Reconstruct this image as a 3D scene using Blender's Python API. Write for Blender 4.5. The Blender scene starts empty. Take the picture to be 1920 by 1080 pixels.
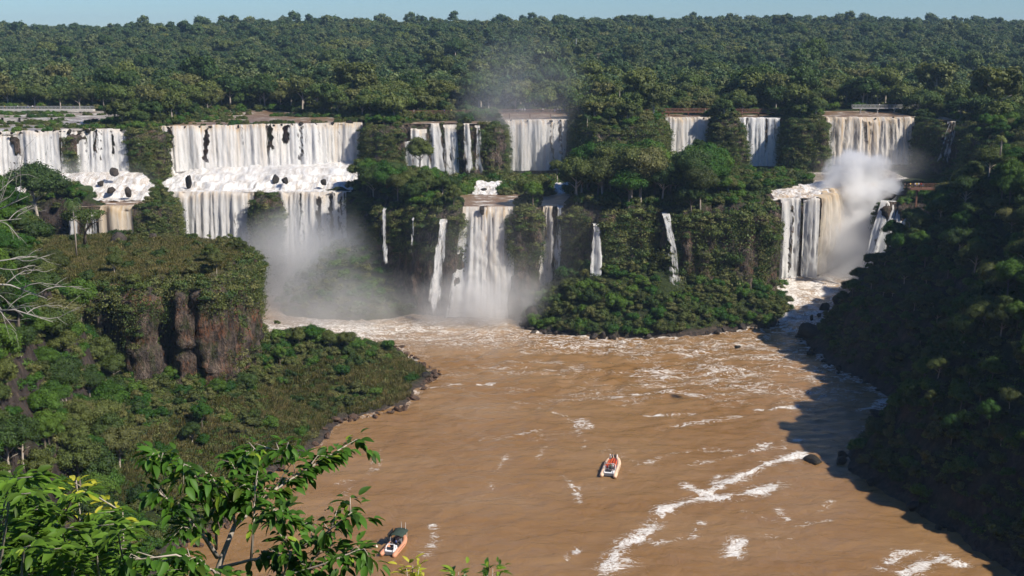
import bpy, math, random
import numpy as np
from mathutils import Vector, Matrix

S = bpy.context.scene
C = S.collection
R = math.radians
random.seed(5)
rng = np.random.default_rng(11)

# ------------------------------------------------------------ camera, light
H = 90.0                      # eye height above the river
FPX = 2133.0                  # focal length in pixels of the 1920 px photograph
PITCH = math.atan((540 - 50) / FPX)
cam = bpy.data.cameras.new('camera'); camo = bpy.data.objects.new('camera', cam); C.objects.link(camo)
cam.sensor_width = 36; cam.lens = FPX * 36 / 1920; cam.clip_start = 0.2; cam.clip_end = 20000
camo.location = (0, 0, H); camo.rotation_euler = (math.pi / 2 - PITCH, 0, 0)
S.camera = camo
SUN_EL, SUN_AZ = R(44), R(31)      # azimuth measured from +X towards the viewer
sun_dir = Vector((math.cos(SUN_EL) * math.cos(SUN_AZ), -math.cos(SUN_EL) * math.sin(SUN_AZ), math.sin(SUN_EL)))
w = bpy.data.worlds.new('World'); S.world = w; w.use_nodes = True
nt = w.node_tree; bg = nt.nodes['Background']
sky = nt.nodes.new('ShaderNodeTexSky'); sky.sky_type = 'NISHITA'; sky.sun_disc = False
sky.sun_elevation = SUN_EL; sky.sun_rotation = R(90) + SUN_AZ; sky.altitude = 0; sky.air_density = 1.0; sky.dust_density = 0.0; sky.ozone_density = 5.0
tint = nt.nodes.new('ShaderNodeMix'); tint.data_type = 'RGBA'; tint.blend_type = 'MULTIPLY'; tint.inputs[0].default_value = 1.0; tint.inputs[7].default_value = (0.80, 1.12, 1.56, 1)
nt.links.new(sky.outputs[0], tint.inputs[6]); nt.links.new(tint.outputs[2], bg.inputs[0]); bg.inputs[1].default_value = 0.052
sl = bpy.data.lights.new('sun', 'SUN'); sl.energy = 5.0; sl.angle = R(0.5); sl.color = (1.0, 0.93, 0.83)
so = bpy.data.objects.new('sun', sl); C.objects.link(so); so.rotation_euler = sun_dir.to_track_quat('Z', 'Y').to_euler()
so.location = (200, -100, 400)
S.view_settings.view_transform = 'Standard'; S.view_settings.look = 'None'
S.view_settings.exposure = 0.35; S.view_settings.gamma = 1.0; S.view_settings.use_curve_mapping = False
S.render.engine = 'CYCLES'
cy = S.cycles
cy.use_adaptive_sampling = True; cy.adaptive_threshold = 0.03; cy.adaptive_min_samples = 16
cy.use_denoising = True; cy.time_limit = 700
cy.max_bounces = 6; cy.diffuse_bounces = 2; cy.glossy_bounces = 2; cy.transmission_bounces = 3
cy.volume_bounces = 4; cy.transparent_max_bounces = 12; cy.caustics_reflective = False; cy.caustics_refractive = False
cy.sample_clamp_indirect = 4.0; cy.volume_step_rate = 2.5; cy.volume_max_steps = 128

cp_, sp_ = math.cos(PITCH), math.sin(PITCH)
def ray(px, py):
    u = (px - 960) / FPX; v = (540 - py) / FPX
    return (u, cp_ + v * sp_, -sp_ + v * cp_)
def onz(px, py, z=0.0):                       # where the line of sight through a photo pixel meets height z
    r = ray(px, py); t = (z - H) / r[2]; return (r[0] * t, r[1] * t)
def aty(px, py, Y):                           # ... or the upright plane at distance Y
    r = ray(px, py); t = Y / r[1]; return Vector((r[0] * t, Y, H + r[2] * t))
def project(P):                               # world (n,3) -> photo pixels and depth
    d = P[:, 1] * cp_ - (P[:, 2] - H) * sp_
    up = P[:, 1] * sp_ + (P[:, 2] - H) * cp_
    dd = np.maximum(d, 1e-3)
    return 960 + FPX * P[:, 0] / dd, 540 - FPX * up / dd, d

# ------------------------------------------------------------ noise and distance helpers
def _h(ix, iy, iz, s):
    n = (ix.astype(np.int64) * 374761393 + iy.astype(np.int64) * 668265263 + iz.astype(np.int64) * 2147483647 + s * 974711) & 0xffffffff
    n = ((n ^ (n >> 13)) * 1274126177) & 0xffffffff
    n = ((n ^ (n >> 16)) * 2246822519) & 0xffffffff
    return ((n ^ (n >> 15)) & 0xffffff) / float(0xffffff)
def vn(x, y, z=0.0, s=0):
    x, y, z = np.broadcast_arrays(np.asarray(x, float), np.asarray(y, float), np.asarray(z, float))
    ix, iy, iz = np.floor(x), np.floor(y), np.floor(z)
    fx, fy, fz = x - ix, y - iy, z - iz
    fx = fx * fx * (3 - 2 * fx); fy = fy * fy * (3 - 2 * fy); fz = fz * fz * (3 - 2 * fz)
    def L(a, b, t): return a + (b - a) * t
    c = [[[_h(ix + i, iy + j, iz + k, s) for k in (0, 1)] for j in (0, 1)] for i in (0, 1)]
    return L(L(L(c[0][0][0], c[1][0][0], fx), L(c[0][1][0], c[1][1][0], fx), fy),
             L(L(c[0][0][1], c[1][0][1], fx), L(c[0][1][1], c[1][1][1], fx), fy), fz) * 2 - 1
def fbm(x, y, z=0.0, s=0, o=4):
    a, t, f, n = 0.5, 0.0, 1.0, 0.0
    for i in range(o):
        t = t + a * vn(np.asarray(x) * f, np.asarray(y) * f, np.asarray(z) * f, s + i * 17); n += a; a *= 0.5; f *= 2.03
    return t / n
def sstep(a, b, x):
    t = np.clip((x - a) / (b - a), 0, 1); return t * t * (3 - 2 * t)
def sdist(poly, X, Y):                         # signed distance, positive inside
    P = np.asarray(poly, float); d2 = np.full(X.shape, 1e18); ins = np.zeros(X.shape, bool)
    n = len(P)
    for i in range(n):
        ax, ay = P[i]; bx, by = P[(i + 1) % n]
        ex, ey = bx - ax, by - ay
        t = np.clip(((X - ax) * ex + (Y - ay) * ey) / (ex * ex + ey * ey + 1e-12), 0, 1)
        d2 = np.minimum(d2, (X - ax - t * ex) ** 2 + (Y - ay - t * ey) ** 2)
        if ay != by:
            c = ((ay > Y) != (by > Y)) & (X < (bx - ax) * (Y - ay) / (by - ay) + ax); ins ^= c
    return np.where(ins, 1, -1) * np.sqrt(d2)

# ------------------------------------------------------------ materials
def new_mat(name):
    m = bpy.data.materials.new(name); m.use_nodes = True
    n = m.node_tree; n.nodes.clear(); return m, n
class G:
    """tiny node graph writer"""
    def __init__(s, name): s.m, s.t = new_mat(name); s.out = s.n('ShaderNodeOutputMaterial')
    def n(s, typ, **kw):
        o = s.t.nodes.new(typ)
        for k, v in kw.items(): setattr(o, k, v)
        return o
    def l(s, a, b): s.t.links.new(a, b); return s
    def set(s, sock, v):
        if isinstance(v, bpy.types.NodeSocket): s.t.links.new(v, sock)
        elif v is not None: sock.default_value = v
    def noise(s, vec, scale, detail=3, rough=0.55, dist=0.0):
        o = s.n('ShaderNodeTexNoise'); s.set(o.inputs['Vector'], vec); o.inputs['Scale'].default_value = scale
        o.inputs['Detail'].default_value = detail; o.inputs['Roughness'].default_value = rough; o.inputs['Distortion'].default_value = dist
        return o.outputs[0]
    def mapv(s, vec, sc):
        o = s.n('ShaderNodeMapping'); s.set(o.inputs['Vector'], vec); o.inputs['Scale'].default_value = sc; return o.outputs[0]
    def ramp(s, fac, stops):
        o = s.n('ShaderNodeValToRGB'); s.set(o.inputs[0], fac); e = o.color_ramp.elements
        while len(e) < len(stops): e.new(0.5)
        for i, (p, c) in enumerate(stops): e[i].position = p; e[i].color = (c[0], c[1], c[2], 1) if not isinstance(c, (int, float)) else (c, c, c, 1)
        return o.outputs[0]
    def math(s, op, a, b=None, c=None, clamp=False):
        o = s.n('ShaderNodeMath', operation=op, use_clamp=clamp); s.set(o.inputs[0], a); s.set(o.inputs[1], b)
        if c is not None: s.set(o.inputs[2], c)
        return o.outputs[0]
    def mix(s, f, a, b, blend='MIX'):
        o = s.n('ShaderNodeMix', data_type='RGBA', blend_type=blend); s.set(o.inputs[0], f)
        for k, v in ((6, a), (7, b)):
            if isinstance(v, tuple): v = (*v[:3], 1)
            s.set(o.inputs[k], v)
        return o.outputs[2]
    def maprange(s, v, a, b, c=0.0, d=1.0):
        o = s.n('ShaderNodeMapRange'); s.set(o.inputs[0], v)
        for i, x in enumerate((a, b, c, d)): o.inputs[i + 1].default_value = x
        return o.outputs[0]
    def attr(s, name): o = s.n('ShaderNodeAttribute', attribute_name=name); return o
    def coord(s, k='Object'): return s.n('ShaderNodeTexCoord').outputs[k]
    def pos(s): return s.n('ShaderNodeNewGeometry').outputs['Position']
    def bump(s, h, st=0.5, d=0.2):
        o = s.n('ShaderNodeBump'); o.inputs['Strength'].default_value = st; o.inputs['Distance'].default_value = d; s.set(o.inputs['Height'], h); return o.outputs[0]
    def bsdf(s, col, rough=0.8, normal=None, **kw):
        o = s.n('ShaderNodeBsdfPrincipled'); 
        if isinstance(col, tuple): col = (*col[:3], 1)
        s.set(o.inputs['Base Color'], col); s.set(o.inputs['Roughness'], rough)
        if normal is not None: s.set(o.inputs['Normal'], normal)
        for k, v in kw.items(): s.set(o.inputs[k.replace('_', ' ')], v)
        return o.outputs[0]
    def done(s, sh, disp=None): s.l(sh, s.out.inputs['Surface']); return s.m

def plain(name, col, rough=0.5, metallic=0.0, var=0.15, scale=6.0):
    g = G(name); n = g.noise(g.coord(), scale, 4)
    c = g.mix(n, tuple(x * (1 - var) for x in col), tuple(min(1, x * (1 + var)) for x in col))
    return g.done(g.bsdf(c, rough, Metallic=metallic, Specular_IOR_Level=0.35))

def mat_leaf(name, dark, mid, light, trans=0.22, spec=0.2):
    g = G(name)
    t = g.attr('tint').outputs['Fac']
    r = g.n('ShaderNodeObjectInfo').outputs['Random']
    n = g.noise(g.pos(), 0.045, 2)
    f = g.math('ADD', g.math('MULTIPLY', r, 0.75), g.math('MULTIPLY', n, 0.45))
    base = g.ramp(f, [(0.18, dark), (0.5, mid), (0.9, light)])
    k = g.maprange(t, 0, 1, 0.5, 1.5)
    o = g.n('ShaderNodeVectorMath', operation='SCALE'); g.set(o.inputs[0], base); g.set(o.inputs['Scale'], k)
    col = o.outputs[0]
    d = g.bsdf(col, 0.55, Specular_IOR_Level=spec)
    tr = g.n('ShaderNodeBsdfTranslucent'); tc = g.mix(0.5, col, (0.12, 0.17, 0.02), 'MIX'); g.set(tr.inputs[0], tc)
    ms = g.n('ShaderNodeMixShader'); ms.inputs[0].default_value = trans; g.l(d, ms.inputs[1]); g.l(tr.outputs[0], ms.inputs[2])
    return g.done(ms.outputs[0])

M = {}
M['leaf'] = mat_leaf('forest_leaves', (0.030, 0.062, 0.016), (0.062, 0.105, 0.026), (0.125, 0.150, 0.040))
M['leaf_far'] = mat_leaf('far_forest_leaves', (0.036, 0.070, 0.026), (0.062, 0.105, 0.034), (0.120, 0.145, 0.052), 0.15)
M['leaf_lush'] = mat_leaf('lush_leaves', (0.024, 0.075, 0.012), (0.048, 0.125, 0.018), (0.105, 0.18, 0.028), 0.3)
M['leaf_olive'] = mat_leaf('olive_leaves', (0.062, 0.082, 0.024), (0.105, 0.125, 0.036), (0.170, 0.170, 0.060), 0.22)
M['leaf_pale'] = mat_leaf('pale_leaves', (0.10, 0.105, 0.06), (0.15, 0.145, 0.085), (0.21, 0.19, 0.12), 0.15)
M['leaf_yell'] = mat_leaf('yellow_green_leaves', (0.07, 0.10, 0.02), (0.105, 0.14, 0.028), (0.16, 0.18, 0.04), 0.2)
M['leaf_front'] = mat_leaf('glossy_front_leaves', (0.040, 0.125, 0.014), (0.095, 0.21, 0.020), (0.24, 0.34, 0.03), 0.5, 0.4)
M['leaf_yellow'] = mat_leaf('yellow_leaves', (0.20, 0.24, 0.02), (0.32, 0.34, 0.03), (0.45, 0.42, 0.05), 0.4)
M['bark'] = plain('bark', (0.16, 0.13, 0.10), 0.9, var=0.4)
M['bark_pale'] = plain('pale_bark', (0.42, 0.36, 0.29), 0.85, var=0.35, scale=9)
M['bark_dead'] = plain('weathered_bark', (0.36, 0.33, 0.29), 0.9, var=0.3, scale=5)

def mat_ground():
    g = G('ground')
    p = g.pos(); nz = g.n('ShaderNodeSeparateXYZ'); g.l(g.n('ShaderNodeNewGeometry').outputs['Normal'], nz.inputs[0])
    n1 = g.noise(p, 0.15, 5); n2 = g.noise(p, 1.3, 5)
    soil = g.ramp(n2, [(0.3, (0.016, 0.024, 0.009)), (0.6, (0.035, 0.048, 0.014)), (0.8, (0.065, 0.058, 0.028))])
    grass = g.ramp(n2, [(0.3, (0.045, 0.052, 0.016)), (0.55, (0.085, 0.085, 0.026)), (0.75, (0.13, 0.105, 0.045))])
    rock = g.ramp(g.noise(g.mapv(p, (1, 1, 0.35)), 0.8, 6, 0.65), [(0.3, (0.022, 0.018, 0.016)), (0.55, (0.065, 0.05, 0.042)), (0.75, (0.14, 0.095, 0.07))])
    c = g.mix(g.attr('grass').outputs['Fac'], soil, grass)
    steep = g.maprange(nz.outputs[2], 0.45, 0.75, 1, 0)
    rk = g.math('MAXIMUM', steep, g.attr('rocky').outputs['Fac'])
    c = g.mix(rk, c, rock)
    return g.done(g.bsdf(c, 0.95, g.bump(g.noise(p, 1.2, 6, 0.7), 0.9, 0.8), Specular_IOR_Level=0.15))
M['ground'] = mat_ground()

def mat_cliff(name='basalt_cliff', red=0.5):
    g = G(name); p = g.pos()
    pv = g.mapv(p, (1, 1, 0.34))
    n1 = g.noise(pv, 0.7, 6, 0.65); n2 = g.noise(p, 0.18, 4); n3 = g.noise(pv, 2.2, 4, 0.6)
    c = g.ramp(n1, [(0.28, (0.012, 0.010, 0.009)), (0.46, (0.070, 0.055, 0.046)), (0.62, (0.18, 0.135, 0.105)), (0.76, (0.40, 0.35, 0.28))])
    redm = g.math('MULTIPLY', g.maprange(n2, 0.5, 0.62), g.maprange(n3, 0.4, 0.6))
    c = g.mix(g.math('MULTIPLY', redm, red), c, (0.34, 0.125, 0.045))
    moss = g.maprange(g.noise(g.mapv(p, (1, 1, 0.5)), 0.5, 5, 0.6), 0.5, 0.66)
    c = g.mix(g.math('MULTIPLY', moss, 0.8), c, (0.045, 0.060, 0.018))
    return g.done(g.bsdf(c, 0.9, g.bump(g.math('ADD', g.noise(pv, 1.6, 6, 0.72), g.math('MULTIPLY', g.math('ABSOLUTE', g.math('SUBTRACT', g.noise(g.mapv(p, (1, 1, .5)), 0.9, 4, .6), .5)), 2.0)), 1.0, 1.2), Specular_IOR_Level=0.2))
M['cliff'] = mat_cliff('basalt_cliff', 0.55)
M['cliff_wet'] = mat_cliff('wet_cliff', 0.25)
def mat_rock(name, a, b):
    g = G(name); p = g.coord(); n = g.noise(p, 1.7, 6, 0.65)
    c = g.ramp(n, [(0.3, a), (0.7, b)])
    return g.done(g.bsdf(c, 0.85, g.bump(g.noise(p, 3.5, 6, 0.7), 1.0, 0.3), Specular_IOR_Level=0.25))
M['moss'] = mat_rock('mossy_rock', (0.022, 0.040, 0.012), (0.060, 0.085, 0.025))
M['rock'] = mat_rock('dark_basalt', (0.014, 0.012, 0.011), (0.085, 0.068, 0.056))
M['rock_brown'] = mat_rock('brown_rock', (0.03, 0.02, 0.016), (0.17, 0.105, 0.07))
M['rock_wet'] = mat_rock('wet_black_rock', (0.010, 0.009, 0.008), (0.045, 0.038, 0.03))

def mat_river():
    g = G('river_water'); p = g.pos()
    fo = g.attr('foam').outputs['Fac']; milk = g.attr('milk').outputs['Fac']
    dist = g.n('ShaderNodeVectorMath', operation='ADD')
    wn = g.n('ShaderNodeTexNoise'); wn.inputs['Scale'].default_value = 0.12; wn.inputs['Detail'].default_value = 3
    g.l(p, wn.inputs['Vector'])
    sc = g.n('ShaderNodeVectorMath', operation='SCALE'); g.l(wn.outputs['Color'], sc.inputs[0]); sc.inputs['Scale'].default_value = 9
    g.l(p, dist.inputs[0]); g.l(sc.outputs[0], dist.inputs[1]); q = dist.outputs[0]
    qs = g.mapv(q, (0.32, 1, 1))
    big = g.noise(g.mapv(p, (0.5, 1, 1)), 0.06, 4)
    base = g.ramp(big, [(0.35, (0.220, 0.115, 0.038)), (0.65, (0.262, 0.154, 0.068))])
    fine = g.noise(qs, 0.9, 5, 0.6)
    base = g.mix(g.maprange(fine, 0.35, 0.7, 0.0, 0.35), base, (0.27, 0.17, 0.095))
    # ridged lace of foam, its amount set by where the current breaks
    r1 = g.math('ABSOLUTE', g.math('SUBTRACT', g.noise(qs, 0.55, 5, 0.6), 0.5))
    r2 = g.math('ABSOLUTE', g.math('SUBTRACT', g.noise(g.mapv(q, (0.35, 1.2, 1)), 0.21, 6, 0.62), 0.5))
    lace = g.math('MINIMUM', g.math('MULTIPLY', r1, 1.25), r2)
    thr = g.math('MULTIPLY', fo, 0.036)
    m = g.math('DIVIDE', g.math('SUBTRACT', thr, lace), 0.014, clamp=True)
    m = g.math('MULTIPLY', m, g.maprange(g.noise(q, 1.6, 4, 0.7), 0.3, 0.6))
    m = g.math('MULTIPLY', m, g.maprange(fo, 0.0, 0.25))
    dense = g.math('MULTIPLY', g.maprange(fo, 0.95, 1.5), g.maprange(g.noise(q, 1.8, 5, 0.75), 0.42, 0.56))
    m = g.math('MAXIMUM', m, dense)
    col = g.mix(milk, base, (0.42, 0.34, 0.26))
    rough = g.mix(m, (0.16,) * 3, (0.7,) * 3)
    h = g.math('ADD', g.math('MULTIPLY', g.noise(g.mapv(q, (0.5, 1, 1)), 0.8, 5, 0.6), 1.0), g.math('MULTIPLY', m, 0.25))
    col = g.mix(m, col, (0.80, 0.77, 0.72))
    return g.done(g.bsdf(col, rough, g.bump(h, 0.6, 0.5), IOR=1.33, Specular_IOR_Level=0.5))
M['river'] = mat_river()

def mat_shallow(name, col, foam_amt=0.5):
    g = G(name); p = g.pos()
    n = g.noise(g.mapv(p, (0.35, 1, 1)), 0.5, 6, 0.65, 0.4)
    f = g.maprange(n, 0.62 - 0.2 * foam_amt, 0.70 - 0.2 * foam_amt)
    c = g.mix(f, col, (0.78, 0.75, 0.68))
    return g.done(g.bsdf(c, 0.3, g.bump(g.noise(p, 1.0, 5), 0.5, 0.4), IOR=1.33))
M['upper_water'] = mat_shallow('upper_brown_water', (0.22, 0.135, 0.08), 0.35)
M['pale_water'] = mat_shallow('upper_pale_water', (0.27, 0.22, 0.175), 0.5)

def mat_fall(name, tan=(0.62, 0.42, 0.20), white=(0.92, 0.92, 0.90)):
    g = G(name); at = g.attr('cover').outputs['Fac']; tn = g.attr('tan').outputs['Fac']
    st = g.coord('UV')
    n = g.noise(g.mapv(st, (0.9, 0.055, 1)), 1.0, 6, 0.7, 0.2)
    n2 = g.noise(g.mapv(st, (2.4, 0.5, 1)), 1.0, 5, 0.7)
    tf = g.math('MULTIPLY', tn, g.maprange(n, 0.3, 0.65), clamp=True)
    col = g.mix(tf, white, tan)
    a = g.math('ADD', at, g.math('MULTIPLY', g.math('SUBTRACT', n, 0.5), 2.0))
    a = g.math('ADD', a, g.math('MULTIPLY', g.math('SUBTRACT', n2, 0.5), 0.9))
    a = g.maprange(a, 0.18, 0.58)
    col = g.mix(g.maprange(n2, 0.3, 0.55), g.mix(0.22, col, (0.35, 0.38, 0.38)), col)
    h = g.math('ADD', n, g.math('MULTIPLY', n2, 0.45))
    d = g.n('ShaderNodeBsdfDiffuse'); g.set(d.inputs[0], col); g.set(d.inputs['Normal'], g.bump(h, 0.32, 0.5))
    tl = g.n('ShaderNodeBsdfTranslucent'); g.set(tl.inputs[0], col)
    mt = g.n('ShaderNodeMixShader'); mt.inputs[0].default_value = 0.4; g.l(d.outputs[0], mt.inputs[1]); g.l(tl.outputs[0], mt.inputs[2])
    tp = g.n('ShaderNodeBsdfTransparent'); ms = g.n('ShaderNodeMixShader'); g.set(ms.inputs[0], a)
    g.l(tp.outputs[0], ms.inputs[1]); g.l(mt.outputs[0], ms.inputs[2])
    return g.done(ms.outputs[0])
M['fall'] = mat_fall('falling_water')
M['fall_tan'] = mat_fall('falling_tan_water', (0.60, 0.40, 0.18), (0.80, 0.74, 0.64))
def mat_apron():
    g = G('broken_white_water'); p = g.pos()
    n = g.noise(g.mapv(p, (1, 0.25, 0.25)), 0.85, 6, 0.7, 0.3); tn = g.attr('tan').outputs['Fac']
    c = g.ramp(n, [(0.30, (0.36, 0.34, 0.31)), (0.42, (0.66, 0.64, 0.60)), (0.58, (0.88, 0.88, 0.86))])
    c = g.mix(g.math('MULTIPLY', tn, g.maprange(n, 0.7, 0.35)), c, (0.42, 0.27, 0.13))
    return g.done(g.bsdf(c, 0.7, g.bump(g.noise(p, 1.2, 6, 0.7), 1.0, 0.7)))
M['apron'] = mat_apron()

# ------------------------------------------------------------ object helpers
def mesh_np(name, V, F=None, quads=True, smooth=False):
    me = bpy.data.meshes.new(name); V = np.ascontiguousarray(V, dtype=np.float32)
    me.vertices.add(len(V)); me.vertices.foreach_set('co', V.ravel())
    if F is not None and len(F):
        F = np.ascontiguousarray(F, dtype=np.int32); k = F.shape[1]
        me.loops.add(F.size); me.loops.foreach_set('vertex_index', F.ravel())
        me.polygons.add(len(F)); me.polygons.foreach_set('loop_start', np.arange(0, F.size, k, dtype=np.int32))
        me.polygons.foreach_set('loop_total', np.full(len(F), k, dtype=np.int32))
        if smooth: me.polygons.foreach_set('use_smooth', np.ones(len(F), dtype=bool))
    me.update(calc_edges=True); return me
def attr(me, name, arr, typ='FLOAT'):
    a = me.attributes.new(name, typ, 'POINT'); a.data.foreach_set('value' if typ in ('FLOAT', 'INT') else 'vector', np.ascontiguousarray(arr, dtype=np.int32 if typ == 'INT' else np.float32).ravel())
def obj(name, me, mat=None, parent=None, loc=None, **props):
    o = bpy.data.objects.new(name, me); C.objects.link(o)
    if mat is not None and me is not None and not me.materials: me.materials.append(mat)
    if parent: o.parent = parent
    if loc is not None: o.location = loc
    for k, v in props.items(): o[k] = v
    return o
def empty(name, loc, rz=0.0, **props):
    o = bpy.data.objects.new(name, None); C.objects.link(o); o.location = loc; o.rotation_euler = (0, 0, rz); o.empty_display_size = 0.5
    for k, v in props.items(): o[k] = v
    return o
def grid_faces(nr, nc):
    i = np.arange((nr - 1) * (nc - 1)); r, c = i // (nc - 1), i % (nc - 1); a = r * nc + c
    return np.stack([a, a + 1, a + nc + 1, a + nc], 1)
def copy_tree(o, parent=None):
    c = o.copy(); C.objects.link(c)
    if parent: c.parent = parent
    for ch in o.children: copy_tree(ch, c)
    return c

class MB:
    """collects simple solids into one mesh"""
    def __init__(s): s.v, s.f = [], []
    def add(s, V, F):
        b = len(s.v); s.v += [tuple(x) for x in V]; s.f += [tuple(i + b for i in f) for f in F]
    def box(s, c, d, rz=0.0, taper=1.0):
        cx, cyy, cz = c; dx, dy, dz = (k / 2 for k in d); V = []
        for z in (-1, 1):
            k = taper if z > 0 else 1
            for x, y in ((-1, -1), (1, -1), (1, 1), (-1, 1)):
                X, Y = x * dx * k, y * dy * k
                V.append((cx + X * math.cos(rz) - Y * math.sin(rz), cyy + X * math.sin(rz) + Y * math.cos(rz), cz + z * dz))
        s.add(V, [(3, 2, 1, 0), (4, 5, 6, 7), (0, 1, 5, 4), (1, 2, 6, 5), (2, 3, 7, 6), (3, 0, 4, 7)])
    def tube(s, pts, rad, n=8, cap=True):
        pts = [Vector(p) for p in pts]
        if not hasattr(rad, '__len__'): rad = [rad] * len(pts)
        V = []; ref = Vector((0.13, 0.21, 0.97))
        for i, p in enumerate(pts):
            t = (pts[min(i + 1, len(pts) - 1)] - pts[max(i - 1, 0)]).normalized()
            if abs(t.dot(ref)) > 0.97: ref = Vector((1, 0.1, 0))
            a = t.cross(ref).normalized(); b = t.cross(a)
            for k in range(n):
                an = 2 * math.pi * k / n; V.append(p + (a * math.cos(an) + b * math.sin(an)) * rad[i])
        F = [(i * n + k, i * n + (k + 1) % n, (i + 1) * n + (k + 1) % n, (i + 1) * n + k) for i in range(len(pts) - 1) for k in range(n)]
        if cap: F += [tuple(range(n - 1, -1, -1)), tuple(range((len(pts) - 1) * n, len(pts) * n))]
        s.add(V, F)
    def ball(s, c, r, n=8, m=6):
        if not hasattr(r, '__len__'): r = (r, r, r)
        V = [(c[0], c[1], c[2] - r[2])]; F = []
        for j in range(1, m):
            ph = -math.pi / 2 + math.pi * j / m
            for k in range(n):
                th = 2 * math.pi * k / n; V.append((c[0] + r[0] * math.cos(ph) * math.cos(th), c[1] + r[1] * math.cos(ph) * math.sin(th), c[2] + r[2] * math.sin(ph)))
        V.append((c[0], c[1], c[2] + r[2])); top = len(V) - 1
        for k in range(n): F.append((0, 1 + (k + 1) % n, 1 + k)); F.append((top, 1 + (m - 2) * n + k, 1 + (m - 2) * n + (k + 1) % n))
        for j in range(m - 2):
            for k in range(n): a = 1 + j * n; F.append((a + k, a + (k + 1) % n, a + n + (k + 1) % n, a + n + k))
        s.add(V, F)
    def mesh(s, name, smooth=False):
        me = bpy.data.meshes.new(name); me.from_pydata(s.v, [], s.f)
        if smooth:
            for p in me.polygons: p.use_smooth = True
        me.update(); return me
    def build(s, name, mat, parent=None, smooth=False, **props): return obj(name, s.mesh(name, smooth), mat, parent, **props)

# ------------------------------------------------------------ plan of the gorge (metres, seen from above)
ZM, ZU = 34.0, 54.0           # the shelf half-way up, and the upper plateau
LEFT = [(-700, -80), (-60, 60), (-54, 120), (-57, 150), (-59.8, 177), (-58.4, 185.6), (-54.4, 192), (-50.8, 206), (-52, 217), (-43, 235), (-40, 252), (-33, 257), (-26, 262),
        (-22, 281), (-20.4, 288), (-26, 300), (-31, 313), (-38, 320), (-51, 322), (-62, 324), (-72, 318), (-82, 314), (-110, 314), (-150, 318), (-700, 340)]
RIGHT = [(700, -80), (110, 60), (90, 120), (87, 150), (84.7, 176), (80.8, 190), (76, 204), (70.4, 220), (70.7, 229), (85, 252), (94, 270), (91, 285), (86.6, 295), (86, 311), (85.5, 325),
         (94, 331), (106, 340), (113, 350), (119, 362), (126, 374), (133, 384), (150, 410), (700, 420)]
PROM_F = [(-70, 294), (-65.8, 285), (-64.3, 272), (-63.8, 262), (-64.8, 252), (-67.2, 246), (-69.2, 244.5), (-70.0, 250), (-71.8, 250.5), (-72.5, 243.5), (-74.2, 243), (-75, 250), (-78.5, 251), (-79.6, 242), (-82, 240.5), (-84.5, 241), (-86, 244), (-94, 243), (-101, 243)]
PROM = PROM_F + [(-128, 240), (-150, 262), (-150, 300), (-110, 301), (-90, 299)]
HILLP = [(-84, 243), (-82.5, 226), (-77, 208), (-72, 192), (-67, 172), (-62, 140), (-400, 90), (-400, 335), (-138, 335), (-126, 305), (-113, 272), (-102, 252), (-92, 246)]
MID_LINE = [(-700, 360), (-140, 356), (-129, 357), (-121, 357), (-110, 360), (-113, 374), (-117, 390), (-102, 391), (-88, 390), (-86, 383), (-80.5, 383), (-80, 390), (-68, 391), (-57, 390), (-52, 384), (-47, 372),
            (-38, 362), (-26, 355), (-18, 351), (-15, 355), (-5, 356), (0, 355), (1.5, 349), (7, 351), (9, 357), (16, 358), (18, 354), (24, 351), (34, 348), (44, 351), (58, 347), (74, 352), (82, 358), (86, 372),
            (94, 375), (101, 374), (106, 380), (109, 394), (118, 400), (128, 398), (130, 384), (123, 374), (122, 369), (131, 365), (137, 358), (160, 352), (700, 340)]
MID = MID_LINE + [(700, 900), (-700, 900)]
UP_LINE = [(-700, 396), (-176, 397), (-157, 401), (-140, 409), (-133, 402), (-126, 410), (-128, 418), (-101, 427), (-73, 436), (-57, 437), (-54, 426), (-48, 419), (-42, 424), (-41, 428), (-20, 434), (-18, 430), (-5, 431), (-3, 448),
           (0, 452), (22, 452), (25, 440), (31, 421), (50, 418), (57, 438), (61, 461), (70, 463), (79, 462), (82, 450), (89, 449), (91, 459), (99, 461), (107, 459), (110, 448), (121, 447), (126, 462), (144, 464), (162, 462),
           (164, 452), (168, 447), (174, 446), (180, 438), (176, 412), (160, 392), (150, 378), (160, 360), (700, 350)]
UP = UP_LINE + [(700, 5000), (-700, 5000)]
ISL_R = [(3.3, 340), (8, 333), (19, 326.6), (36, 326), (54, 328), (64, 333), (72, 337), (79, 337), (87, 345), (91, 358), (93, 375), (94, 388), (60, 390), (0, 366)]
ISL_M = [(-76, 360), (-70, 352), (-60, 347), (-45, 347), (-34, 352), (-22, 357), (-22, 375), (-50, 400), (-84, 396)]
WET_M = [[(112, 394), (168, 394), (168, 475), (112, 475)], [(-119, 384), (-54, 384), (-52, 445), (-138, 430)], [(-150, 370), (-122, 350), (-118, 352), (-116, 364), (-134, 415), (-200, 412), (-200, 385)],
         [(-16, 350), (2, 350), (3, 366), (8, 368), (8, 350), (18, 350), (19, 372), (24, 385), (20, 460), (-24, 440), (-26, 385), (-18, 372)],
         [(85, 366), (110, 366), (116, 404), (132, 404), (120, 366), (134, 362), (138, 400), (165, 420), (168, 470), (118, 470), (108, 410), (86, 395)],
         [(80, 440), (110, 440), (110, 470), (84, 470)], [(56, 440), (84, 440), (84, 470), (56, 470)]]
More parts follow.
